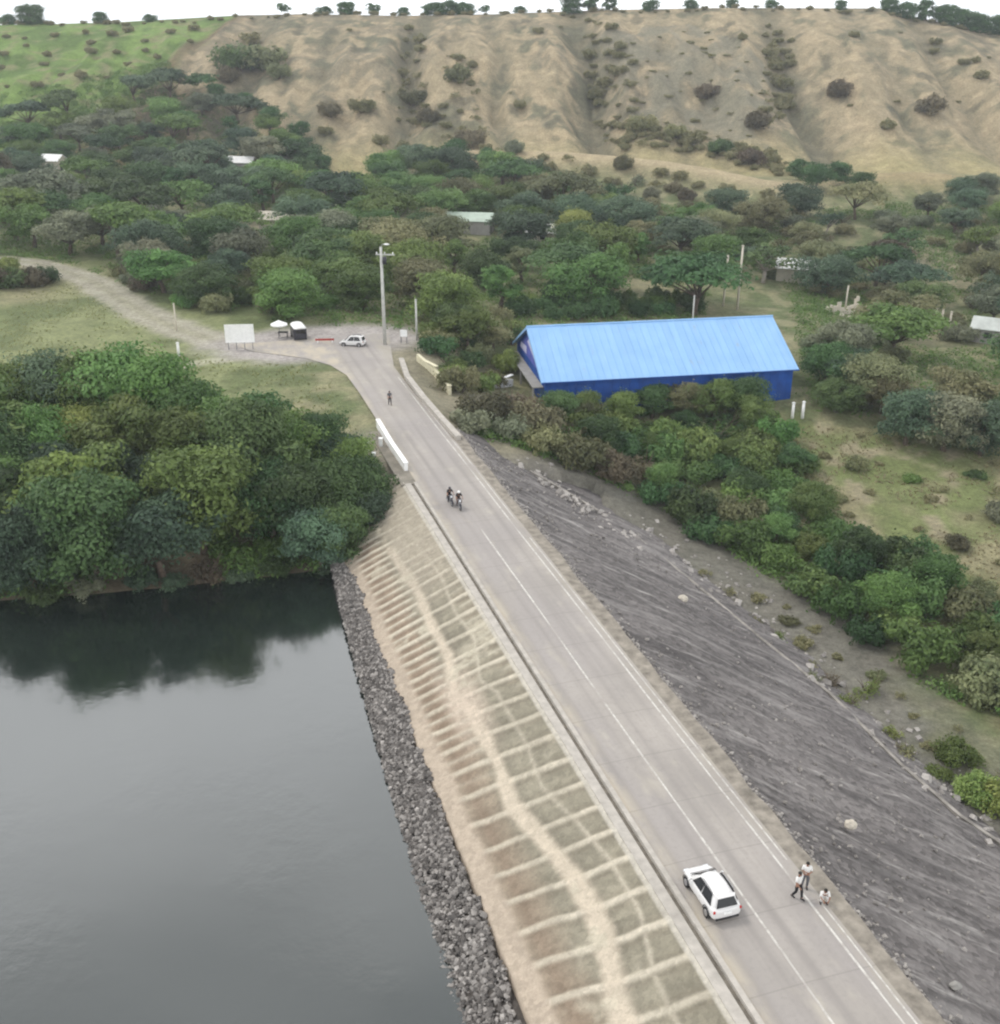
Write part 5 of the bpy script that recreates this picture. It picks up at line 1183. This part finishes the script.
# ------------------------------------------------------------------ car
def make_car(loc, rz, label):
    root = empty('car', loc, rz, label, 'car')
    # lower body: stations along y (rear -> front): half width, bottom, shoulder, top
    st = [(-2.12, .66, .42, .62, .80), (-2.06, .80, .30, .66, .93), (-1.85, .855, .24, .70, .98), (-1.3, .88, .22, .72, .99), (-.4, .885, .22, .70, .97), (.5, .885, .22, .70, .95), (1.0, .875, .22, .68, .91), (1.5, .85, .23, .64, .82), (1.85, .78, .26, .58, .72), (2.05, .66, .32, .52, .62), (2.12, .5, .40, .48, .54)]
    b = MB(); vs = []; n = 10
    for y, w, z0, zs, zt in st:
        vs += [(-w * .86, y, z0), (-w * .98, y, z0 + .14), (-w, y, zs), (-w * .97, y, zt - .05), (-w * .88, y, zt), (w * .88, y, zt), (w * .97, y, zt - .05), (w, y, zs), (w * .98, y, z0 + .14), (w * .86, y, z0)]
    fs = []
    for i in range(len(st) - 1):
        for k in range(n): fs.append((i * n + k, i * n + (k + 1) % n, (i + 1) * n + (k + 1) % n, (i + 1) * n + k))
    fs += [tuple(range(n)), tuple((len(st) - 1) * n + k for k in range(n))[::-1]]
    b.add(vs, fs)
    # greenhouse: base ring and roof ring
    base = [(-.77, -2.0, .94), (.77, -2.0, .94), (.81, -1.35, .95), (.81, .45, .94), (.76, 1.35, .88), (-.76, 1.35, .88), (-.81, .45, .94), (-.81, -1.35, .95)]
    top = [(-.57, -1.72, 1.50), (.57, -1.72, 1.50), (.61, -1.15, 1.57), (.61, .0, 1.57), (.55, .52, 1.47), (-.55, .52, 1.47), (-.61, .0, 1.57), (-.61, -1.15, 1.57)]
    fs = [(i, (i + 1) % 8, 8 + (i + 1) % 8, 8 + i) for i in range(8)]
    b.add(base + top + [(0, -1.62, 1.56), (0, .48, 1.51), (0, -.6, 1.61)], fs + [(8, 9, 16), (9, 10, 18, 16), (10, 11, 18), (11, 12, 17, 18), (12, 13, 17), (13, 14, 18, 17), (14, 15, 18), (15, 8, 16, 18)])
    b.build('body', 'car_white', root, True, subd=2)
    def inset(q, out, sx=.86, sz=.8):
        q = [Vector(p) for p in q]; c = sum(q, Vector()) / len(q); nn = (q[1] - q[0]).cross(q[2] - q[0]).normalized()
        if nn.dot(c - Vector((0, -.4, 1.1))) < 0: nn = -nn
        return [tuple(c + (p - c) * sx + nn * out) for p in q]
    def glass(name, q, **k):
        m = MB(); a = inset(q, .014, **k); i_ = inset(q, -.02, **k); nq = len(a)
        m.add(a + i_, [tuple(range(nq)), tuple(range(2 * nq - 1, nq - 1, -1))] + [(i, (i + 1) % nq, (i + 1) % nq + nq, i + nq) for i in range(nq)])
        m.build(name, 'glass_dark', root)
    glass('rear_window', [base[0], base[1], top[1], top[0]], sx=.8)
    glass('windscreen', [base[4], base[5], top[5], top[4]], sx=.9)
    for sgn in (1, -1):
        f = lambda p: (p[0] * sgn, p[1], p[2])
        glass('side_window', [f((.81, -.43, .945)), f((.80, .72, .93)), f((.60, .16, 1.545)), f((.61, -.47, 1.57))], sx=.95, sz=.8)
        glass('side_window', [f((.80, -1.62, .945)), f((.81, -.46, .945)), f((.61, -.5, 1.57)), f((.60, -1.3, 1.55))], sx=.95)
        for y in (-1.32, 1.32):
            w = MB(); w.tube([(sgn * .70, y, .33), (sgn * .905, y, .33)], [.33, .33], 22); wh = w.build('wheel', 'rubber', root)
            w = MB(); w.tube([(sgn * .88, y, .33), (sgn * .915, y, .33)], [.215, .2], 16); w.build('rim', 'alloy', wh)
            a = MB(); vs = []
            for i in range(13):
                q = math.pi * i / 12
                for rr, xx in ((.37, .893), (.43, .9)): vs.append((sgn * xx, y + rr * math.cos(q), .33 + rr * math.sin(q)))
            a.add(vs, [(2 * i, 2 * i + 1, 2 * i + 3, 2 * i + 2) for i in range(12)]); a.build('wheel_arch', 'black_plastic', root)
        m = MB(); m.box((sgn * .76, -2.055, .84), (.12, .08, .16)); m.build('tail_light', 'red_lens', root, bevel=.02)
        m = MB(); m.box((sgn * .58, 2.0, .56), (.3, .12, .13)); m.build('headlight', 'clear_lens', root, bevel=.02)
        m = MB(); m.ball((sgn * .97, .72, 1.02), (.11, .07, .08), 10, 6); m.box((sgn * .88, .72, .99), (.14, .04, .04)); m.build('mirror', 'car_white', root, True)
        m = MB(); m.tube([(sgn * .60, -1.35, 1.60), (sgn * .60, -1.3, 1.645), (sgn * .59, -.2, 1.645), (sgn * .58, -.1, 1.6)], .022, 6); m.build('roof_rail', 'steel', root)
        for y in (-.35, .62): m = MB(); m.box((sgn * .893, y, .80), (.03, .18, .03)); m.build('door_handle', 'car_white', root)
    m = MB(); m.box((0, -2.10, .36), (1.36, .08, .14)); m.build('rear_bumper', 'black_plastic', root, bevel=.03)
    m = MB(); m.box((0, 2.12, .42), (1.1, .06, .16)); m.build('grille', 'black_plastic', root, bevel=.02)
    m = MB(); m.box((0, -2.135, .72), (.46, .03, .14)); m.build('number_plate', 'white_paint', root)
    m = MB(); m.add([(-.56, -1.62, 1.535), (.56, -1.62, 1.535), (.5, -1.82, 1.50), (-.5, -1.82, 1.50), (-.56, -1.62, 1.575), (.56, -1.62, 1.575), (.5, -1.82, 1.525), (-.5, -1.82, 1.525)], [(0, 1, 2, 3), (7, 6, 5, 4), (0, 4, 5, 1), (1, 5, 6, 2), (2, 6, 7, 3), (3, 7, 4, 0)]); m.build('spoiler', 'car_white', root)
    return root
x, y = xy(37.65, 22.8)
car = make_car((x, y, .05), A, 'white hatchback driving along the lake side lane of the dam road'); car.scale = (.93, .83, .92)
g = ground_at(353, 346); c2 = copy_tree(car); c2.location = tuple(g); c2.rotation_euler = (0, 0, R(80)); c2['label'] = 'white car parked at the far junction left of the tall utility pole'

# parked three-wheeler with a white canopy, and a small stall with a parasol by it, at the junction
def canopy_van():
    g = ground_at(299, 339); r = empty('parked_van', g, R(20), 'small dark van with a rounded white roof parked under the trees by the junction', 'van')
    m = MB(); m.prism([(-.85, .3), (.85, .3), (.9, 1.0), (.78, 1.75), (-.78, 1.75), (-.9, 1.0)], -1.7, 1.6); m.prism([(-.8, .3), (.8, .3), (.82, .95), (-.82, .95)], 1.6, 2.1); m.build('body', 'dark_body', r, bevel=.06)
    m = MB(); m.tube([(0, -1.75, 1.62), (0, -1.5, 1.62), (0, 1.4, 1.62), (0, 1.66, 1.62)], [.6, .9, .9, .6], 18)
    m.v = [(a, b, 1.75 + max(0, c - 1.62) * .42) for a, b, c in m.v]; m.build('roof', 'white_paint', r, True)
    m = MB(); m.box((0, -1.71, 1.35), (1.3, .04, .5)); m.build('rear_window', 'glass_dark', r)
    for sx in (-1, 1):
        m = MB(); m.box((sx * .865, -.2, 1.36), (.1, 2.4, .42)); m.build('side_window', 'glass_dark', r)
        for yy in (-1.1, 1.3):
            w = MB(); w.tube([(sx * .68, yy, .31), (sx * .9, yy, .31)], .31, 16); wh = w.build('wheel', 'rubber', r)
            w = MB(); w.tube([(sx * .89, yy, .31), (sx * .91, yy, .31)], .17, 12); w.build('rim', 'alloy', wh)
canopy_van()
def parasol():
    g = ground_at(280, 338); r = empty('market_parasol', g, 0, 'small round white parasol over a stall table left of the dark van', 'parasol')
    m = MB(); m.tube([(0, 0, 0), (0, 0, 2.4)], .04, 8); m.build('pole', 'steel', r)
    m = MB(); n = 12; vs = [(0, 0, 2.5)] + [(1.2 * math.cos(6.2832 * i / n), 1.2 * math.sin(6.2832 * i / n), 1.95) for i in range(n)] + [(1.2 * math.cos(6.2832 * i / n), 1.2 * math.sin(6.2832 * i / n), 1.78) for i in range(n)]
    m.add(vs, [(0, 1 + i, 1 + (i + 1) % n) for i in range(n)] + [(1 + i, 13 + i, 13 + (i + 1) % n, 1 + (i + 1) % n) for i in range(n)]); m.build('canopy', 'white_paint', r)
    t = empty('stall_table', g, 0, 'dark stall table under the round white parasol', 'table')
    m = MB(); m.box((.5, 0, .78), (1.4, .8, .06)); m.build('tabletop', 'dark_body', t)
    for a in (-.1, 1.1):
        for b_ in (-.33, .33): m = MB(); m.box((a, b_, .375), (.06, .06, .75)); m.build('leg', 'dark_body', t)
parasol()
g = ground_at(325, 344); r = empty('road_barrier', g, R(4), 'low red and pale road barrier between the dark van and the parked white car', 'barrier')
m = MB(); m.box((0, 0, .62), (2.6, .08, .28)); m.build('beam', 'red_paint', r)
for xx in (-1.0, 1.0):
    m = MB(); m.prism([(-.06, 0), (.06, 0), (.06, .8), (-.06, .8)], -.04, .04); m.v = [(a + xx, b + .09, c) for a, b, c in m.v]; m.box((xx, .05, .03), (.12, .7, .06)); m.build('leg', 'white_paint', r)

# ------------------------------------------------------------------ people
def skin_mesh(chains, root=0, sub=1):
    """chains: list of [(x, y, z, r), ...]; points that coincide are merged into one skeleton"""
    vs = []; rad = []; ed = []; idx = {}
    for ch in chains:
        prev = None
        for (x, y, z, r) in ch:
            k = (round(x, 4), round(y, 4), round(z, 4))
            if k not in idx: idx[k] = len(vs); vs.append((x, y, z)); rad.append(r)
            if prev is not None and prev != idx[k]: ed.append((prev, idx[k]))
            prev = idx[k]
    me = bpy.data.meshes.new('skeleton'); me.from_pydata(vs, ed, []); o = bpy.data.objects.new('skeleton', me); COL.objects.link(o)
    md = o.modifiers.new('skin', 'SKIN'); md.use_smooth_shade = True
    for i, r in enumerate(rad):
        sv = me.skin_vertices[0].data[i]; sv.radius = (r, r); sv.use_root = (i == root)
    ms = o.modifiers.new('sub', 'SUBSURF'); ms.levels = sub; ms.render_levels = sub
    dg = bpy.context.evaluated_depsgraph_get(); dg.update(); out = bpy.data.meshes.new_from_object(o.evaluated_get(dg))
    bpy.data.objects.remove(o); bpy.data.meshes.remove(me); return out
def merged(name, parts, parent):
    """join (mesh or MB, material) pairs into one mesh"""
    bm = bmesh.new(); me = bpy.data.meshes.new(name)
    for i, (p, mt) in enumerate(parts):
        me.materials.append(M[mt]); n0 = len(bm.faces)
        if isinstance(p, MB):
            t = bpy.data.meshes.new('t'); t.from_pydata(p.v, [], p.f); bm.from_mesh(t); bpy.data.meshes.remove(t)
        else: bm.from_mesh(p)
        bm.faces.ensure_lookup_table()
        for f in bm.faces[n0:]: f.material_index = i; f.smooth = True
    bmesh.ops.recalc_face_normals(bm, faces=bm.faces); bm.to_mesh(me); bm.free()
    o = bpy.data.objects.new(name, me); COL.objects.link(o); o.parent = parent; return o
STAND = dict(pel=(0, 0, .93), che=(0, .01, 1.25), nek=(0, 0, 1.46), hed=(0, .03, 1.58), top=(0, .02, 1.67), sh=(.185, 0, 1.40), el=(.25, -.02, 1.12), wr=(.26, .08, .88), hip=(.09, 0, .90), kn=(.10, .02, .50), an=(.10, -.02, .09), to=(.12, .15, .04))
def person(loc, rz, label, pose, shirt, trousers, scale=1., group=None, helmet=None, hair=True):
    J = {}
    for k, v in STAND.items():
        if k in ('pel', 'che', 'nek', 'hed', 'top'): J[k] = pose.get(k, v)
        else:
            for sd_, sg in (('l', -1), ('r', 1)):
                p = pose.get(k + sd_, pose.get(k))
                p = (v[0] * sg, v[1], v[2]) if p is None else ((p[0] * sg, p[1], p[2]) if (k + sd_) not in pose else p)
                J[k + sd_] = p
    root = empty('person', loc, rz, label, 'person', group); root.scale = (scale,) * 3
    v = lambda k, r: (*J[k], r)
    mid = lambda a, b, f: tuple(J[a][i] * (1 - f) + J[b][i] * f for i in range(3))
    ch = [[v('pel', .125), (*mid('pel', 'che', .5), .115), v('che', .135), v('nek', .055), v('hed', .088), v('top', .07)]]
    for s_ in 'lr':
        ch.append([v('che', .135), v('sh' + s_, .062), (*mid('sh' + s_, 'el' + s_, .5), .047), v('el' + s_, .038), (*mid('el' + s_, 'wr' + s_, .4), .036), v('wr' + s_, .025)])
        ch.append([v('pel', .125), v('hip' + s_, .095), (*mid('hip' + s_, 'kn' + s_, .5), .078), v('kn' + s_, .056), (*mid('kn' + s_, 'an' + s_, .35), .054), v('an' + s_, .036), v('to' + s_, .03)])
    parts = [(skin_mesh(ch), 'skin')]
    hd = Vector(J['hed']); up = (Vector(J['top']) - hd).normalized()
    fw = Vector((0, 1, 0)); fw = (fw - up * fw.dot(up)).normalized(); rt = fw.cross(up)
    fx = MB(); W_ = lambda a, b, c: tuple(hd + rt * a + fw * b + up * c)
    fx.ball(W_(0, .098, -.012), (.014, .022, .02), 8, 5)
    for sg in (-1, 1): fx.ball(W_(sg * .088, 0, -.005), (.015, .024, .032), 8, 5)
    for s_ in 'lr':
        w = Vector(J['wr' + s_]); e_ = Vector(J['el' + s_]); dr_ = (w - e_).normalized(); sd_ = dr_.cross(Vector((0, 1, .01))).normalized(); nn = dr_.cross(sd_)
        pm = w + dr_ * .06; fx.tube([w - dr_ * .01, w + dr_ * .04, w + dr_ * .085], [.024, .036, .034], 8)
        for i, ln in enumerate((.062, .075, .07, .055)):
            b0 = w + dr_ * .075 + sd_ * (i - 1.5) * .018; fx.tube([b0, b0 + dr_ * ln * .5 + nn * .008, b0 + dr_ * ln * .85 + nn * .025], [.009, .0085, .007], 6)
        b0 = w + dr_ * .03 + sd_ * .032; fx.tube([b0, b0 + sd_ * .025 + dr_ * .02, b0 + sd_ * .032 + dr_ * .05], [.011, .0095, .008], 6)
    parts.append((fx, 'skin'))
    ey = MB(); mo = MB()
    for sg in (-1, 1): ey.ball(W_(sg * .033, .083, .012), .011, 7, 5)
    mo.ball(W_(0, .088, -.045), (.024, .008, .007), 8, 4)
    parts += [(ey, 'hair'), (mo, 'cloth_brown')]
    merged('body', parts, root)
    c = [[v('pel', .15), (*mid('pel', 'che', .5), .14), v('che', .16), (*mid('che', 'nek', .75), .08)]]
    for s_ in 'lr': c.append([v('che', .16), v('sh' + s_, .085), (*mid('sh' + s_, 'el' + s_, .5), .068), (*mid('sh' + s_, 'el' + s_, .85), .06)])
    merged('shirt', [(skin_mesh(c, 2), shirt)], root)
    c = [[(*mid('pel', 'che', .12), .142), v('pel', .145)]]
    for s_ in 'lr': c.append([v('pel', .145), v('hip' + s_, .115), (*mid('hip' + s_, 'kn' + s_, .5), .098), v('kn' + s_, .076), (*mid('kn' + s_, 'an' + s_, .5), .07), (*mid('kn' + s_, 'an' + s_, .93), .06)])
    merged('trousers', [(skin_mesh(c, 1), trousers)], root)
    for s_ in 'lr':
        a = Vector(J['an' + s_]); t = Vector(J['to' + s_]); q = MB(); dv = (t - a); dv.z = 0; dv = dv.normalized() if dv.length > 1e-4 else Vector((0, 1, 0))
        q.tube([tuple(a - dv * .06 + Vector((0, 0, -.045))), tuple(a + dv * .03 + Vector((0, 0, -.03))), tuple(a + dv * .19 + Vector((0, 0, -.055)))], [.045, .052, .035], 8); q.build('shoe', 'black_plastic', root, True)
    hm = MB()
    if helmet:
        hm.ball(W_(0, -.005, .035), (.125, .14, .125), 14, 8); hm.build('helmet', helmet, root, True)
    elif hair:
        hm.ball(W_(0, -.02, .035), (.098, .1, .085), 12, 7); hm.build('hair', 'hair', root, True)
    return root
x, y = xy(36.35, 26.95)
person((x, y, .05), A + R(200), 'person in a white shirt and long black trousers walking on the road edge line', dict(knl=(-.10, .18, .52), anl=(-.10, .22, .11), tol=(-.11, .39, .06), knr=(.1, .0, .5), anr=(.1, -.22, .12), tor=(.11, -.07, .04), elr=(.27, .06, 1.14), wrr=(.25, .26, 1.0), ell=(-.26, -.12, 1.14), wrl=(-.28, -.1, .9)), 'cloth_white', 'cloth_black')
x, y = xy(36.9, 27.75)
person((x, y, .0), A + R(150), 'person in a pale top and grey trousers with arms folded on the gravel shoulder', dict(elr=(.24, .06, 1.14), wrr=(.02, .22, 1.18), ell=(-.24, .06, 1.14), wrl=(-.04, .24, 1.12), knr=(.13, .05, .5), anr=(.16, -.02, .09), tor=(.22, .14, .04)), 'cloth_white', 'cloth_grey')
x, y = xy(35.75, 28.1)
CROUCH = dict(pel=(0, -.12, .34), che=(0, .06, .60), nek=(0, .14, .79), hed=(0, .18, .91), top=(0, .19, 1.0), sh=(.18, .1, .74), el=(.22, .26, .54), wr=(.12, .42, .46), hip=(.1, -.1, .33), kn=(.16, .26, .50), an=(.14, .02, .09), to=(.16, .19, .04))
person((x, y, -.02), A + R(160), 'person in a bright white top crouching on the shoulder of the dam road', CROUCH, 'cloth_white', 'cloth_white')
x, y = xy(120.3, 24.1)
person((x, y, .06), A + R(185), 'person in dark clothes walking far along the dam road towards the dam', dict(knl=(-.10, .15, .52), anl=(-.10, .18, .1), tol=(-.11, .35, .05), anr=(.1, -.2, .12), tor=(.11, -.05, .04)), 'cloth_grey', 'cloth_black')

# ------------------------------------------------------------------ motorcycles with riders
def make_bike(loc, rz, label):
    r = empty('motorcycle', loc, rz, label, 'motorcycle', 'motorcycles on the dam road')
    for yy in (-.62, .66):
        m = MB(); m.torus((0, yy, .3), .25, .055, seg=22); w = m.build('wheel', 'rubber', r, True)
        m = MB(); m.torus((0, yy, .3), .2, .02, seg=20, s2=6); m.tube([(-.06, yy, .3), (.06, yy, .3)], .05, 10)
        for k in range(6): a = math.pi * k / 3; m.tube([(0, yy, .3), (0, yy + .2 * math.cos(a), .3 + .2 * math.sin(a))], .012, 5)
        m.build('rim', 'alloy', w)
        m = MB(); vs = []
        for i in range(9):
            a = R(20 + 140 * i / 8); 
            for xx in (-.06, .06): vs.append((xx, yy + .33 * math.cos(a), .3 + .33 * math.sin(a)))
        m.add(vs, [(2 * i, 2 * i + 1, 2 * i + 3, 2 * i + 2) for i in range(8)]); m.build('mudguard', 'dark_body', r)
    m = MB(); m.tube([(0, .45, .88), (0, .2, .62), (0, -.15, .42), (0, -.62, .3)], .035, 7); m.tube([(0, .42, .82), (0, -.1, .72), (0, -.55, .72)], .03, 7); m.tube([(0, .2, .6), (0, .1, .3), (0, -.2, .3)], .03, 7); m.build('frame', 'black_plastic', r, True)
    for sg in (-1, 1):
        m = MB(); m.tube([(sg * .09, .66, .3), (sg * .09, .42, .95)], .025, 7); m.build('fork', 'steel', r)
    m = MB(); m.box((0, .02, .42), (.26, .34, .26)); m.tube([(-.16, .05, .34), (.16, .05, .34)], .1, 12); m.build('engine', 'steel', r, bevel=.03)
    m = MB(); m.ball((0, .18, .82), (.14, .26, .12), 12, 8); m.build('tank', 'dark_body', r, True)
    m = MB(); m.box((0, -.28, .79), (.24, .62, .1)); m.build('seat', 'black_plastic', r, bevel=.04)
    m = MB(); m.tube([(-.36, .3, 1.02), (-.2, .4, 1.0), (.2, .4, 1.0), (.36, .3, 1.02)], .02, 7); m.build('handlebar', 'steel', r)
    m = MB(); m.ball((0, .54, .9), (.1, .09, .1), 12, 8); m.build('headlight', 'clear_lens', r, True)
    m = MB(); m.box((0, -.72, .72), (.14, .06, .08)); m.build('tail_light', 'red_lens', r)
    m = MB(); m.tube([(.14, .1, .28), (.16, -.3, .26), (.17, -.75, .34)], [.03, .045, .05], 8); m.build('exhaust', 'steel', r, True)
    return r
RIDE = dict(pel=(0, -.25, .92), che=(0, -.12, 1.22), nek=(0, -.04, 1.42), hed=(0, .0, 1.54), top=(0, .01, 1.63), sh=(.18, -.06, 1.36), el=(.29, .1, 1.14), wr=(.3, .3, 1.06), hip=(.1, -.22, .9), kn=(.19, .2, .74), an=(.17, .02, .36), to=(.19, .18, .3))
for (px, py, hz, lb, lp, hel, sh) in ((450, 504, 182, 'dark motorcycle on the left of the pair on the dam road', 'rider in dark clothes and dark helmet on the left motorcycle', 'dark_body', 'cloth_black'), (459, 508, 176, 'dark motorcycle on the right of the pair on the dam road', 'rider in dark jacket and white helmet on the right motorcycle', 'white_paint', 'cloth_black')):
    p = P(px, py, .05); b = make_bike((p[0], p[1], .07), A + R(hz), lb); person((p[0], p[1], .07), A + R(hz), lp, RIDE, sh, 'cloth_brown' if px > 455 else 'cloth_black', 1., 'motorcycle riders', helmet=hel)

# ------------------------------------------------------------------ past 300 shrubs: the smallest in view become one mass of scrub
def seen(o, r):
    px, py = (float(v) for v in proj(np.array(o.location.x), np.array(o.location.y), np.array(o.location.z)))
    out = not (-40 < px < 1040 and -10 < py < 1060)
    return (-1 if out else 1) * r / max(1., (o.location - Vector((0, 0, CAMZ))).length)
def fold(cat, keep, size, name, label, leaf):
    """past `keep` plants of a kind: the smallest in view become one mass, those out of view are dropped"""
    os_ = sorted([o for o in COL.objects if o.get('category') == cat], key=lambda o: seen(o, size(o)), reverse=True); V = []; T = []
    for o in os_[keep:]:
        ch = kids(o); lf = next((c for c in ch if c.name.startswith('crown')), o)
        if seen(o, 1.) > 0:
            me = lf.data; n = len(me.polygons); nq = sum(1 for p in me.polygons if p.material_index == 0)
            co = np.empty(len(me.vertices) * 3, np.float32); me.vertices.foreach_get('co', co); co = co.reshape(-1, 3)[:nq * 4].reshape(-1, 4, 3)
            tt = np.empty(n, np.float32); me.attributes['tint'].data.foreach_get('value', tt)
            st = 3; co = co[::st]; tt = tt[:nq][::st]; c0 = co.mean(1, keepdims=True); co = c0 + (co - c0) * 1.6
            a = o.rotation_euler.z; Rm = np.array(((math.cos(a), -math.sin(a), 0), (math.sin(a), math.cos(a), 0), (0, 0, 1)))
            V.append((co.reshape(-1, 3) * np.array(o.scale)) @ Rm.T + np.array(o.location)); T.append(tt)
        for c in ch: bpy.data.objects.remove(c)
        bpy.data.objects.remove(o)
    if V:
        me = leaf_mesh(name, np.concatenate(V), np.concatenate(T)); me.materials[0] = M[leaf]
        o = bpy.data.objects.new(name, me); COL.objects.link(o); tag(o, label, name, kind='stuff')
fold('shrub', 297, lambda o: o.scale.x * 2.2, 'scrub', 'small olive scrub dotted over the hillside and the wood floor', 'leaf_olive')
fold('tree', 299, lambda o: o.scale.x * 5, 'far_woodland', 'distant dark green trees that merge into one wood under the hill', 'leaf_dark')
for o in COL.objects:
    if o.get('label') and not 4 <= len(o['label'].split()) <= 16: print('LABEL', o.name, o['label'])

# ------------------------------------------------------------------ light, sky, camera
SUN_EL, SUN_AZ = 56., -62.        # azimuth from +Y towards +X
w = bpy.data.worlds.new('World'); SC.world = w; w.use_nodes = True
N, L = w.node_tree.nodes, w.node_tree.links
sky = N.new('ShaderNodeTexSky'); sky.sky_type = 'NISHITA'; sky.sun_disc = False
sky.sun_elevation = R(SUN_EL); sky.sun_rotation = R(SUN_AZ); sky.air_density = 1.; sky.dust_density = 2.
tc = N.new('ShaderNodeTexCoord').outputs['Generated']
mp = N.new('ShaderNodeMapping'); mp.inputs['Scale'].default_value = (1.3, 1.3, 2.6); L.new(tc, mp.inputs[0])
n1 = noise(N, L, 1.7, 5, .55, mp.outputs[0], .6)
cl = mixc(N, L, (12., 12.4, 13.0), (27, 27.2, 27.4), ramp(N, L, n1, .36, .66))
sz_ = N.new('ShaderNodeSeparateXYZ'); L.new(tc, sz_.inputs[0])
cl = mixc(N, L, cl, (38, 38.5, 39.2), ramp(N, L, sz_.outputs[2], .68, .56, 0, .7))  # bright band added above the view, to lighten the lake's reflection
cl = mixc(N, L, cl, (10, 10.4, 11), ramp(N, L, sz_.outputs[2], .63, .78, 0, .75))  # upper sky darkened out of view, so the near water reflects darker
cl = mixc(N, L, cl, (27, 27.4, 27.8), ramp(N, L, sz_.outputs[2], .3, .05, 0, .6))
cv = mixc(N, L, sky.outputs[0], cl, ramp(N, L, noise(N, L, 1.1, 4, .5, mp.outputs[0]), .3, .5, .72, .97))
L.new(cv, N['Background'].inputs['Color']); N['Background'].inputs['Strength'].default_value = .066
sl = bpy.data.lights.new('sun', 'SUN'); sl.energy = 1.5; sl.angle = R(10); sl.color = (1, .95, .88)
so = bpy.data.objects.new('sun', sl); COL.objects.link(so)
az, el = R(SUN_AZ), R(SUN_EL)
dirv = Vector((math.sin(az) * math.cos(el), math.cos(az) * math.cos(el), math.sin(el)))
so.rotation_euler = dirv.to_track_quat('Z', 'Y').to_euler(); so.location = (0, 0, 120)
hz = MB(); hz.box((0, 1400, 34.5), (5600, 4200, 105)); hz = hz.build('haze', nmat('haze_air')[0]); tag(hz, kind='stuff')
hm_ = hz.data.materials[0]; nn = hm_.node_tree.nodes; nn.remove(nn['Principled BSDF'])
pv = nn.new('ShaderNodeVolumePrincipled'); pv.inputs['Color'].default_value = (.82, .87, .93, 1); pv.inputs['Density'].default_value = HAZE; pv.inputs['Anisotropy'].default_value = .2
hm_.node_tree.links.new(pv.outputs[0], nn['Material Output'].inputs['Volume'])
cd = bpy.data.cameras.new('camera'); cam = bpy.data.objects.new('camera', cd); COL.objects.link(cam)
cam.location = (0, 0, CAMZ); cam.rotation_euler = (math.pi / 2 - PITCH, 0, 0)
cd.sensor_fit = 'VERTICAL'; cd.sensor_height = 24; cd.lens = 24 * F / 1024
cd.clip_start = .5; cd.clip_end = 9000
SC.camera = cam
SC.view_settings.view_transform = 'Standard'; SC.view_settings.look = 'None'; SC.view_settings.gamma = 1
SC.view_settings.exposure = EXPOSURE
SC.render.filter_size = 1.5
SC.cycles.filter_width = 2.2
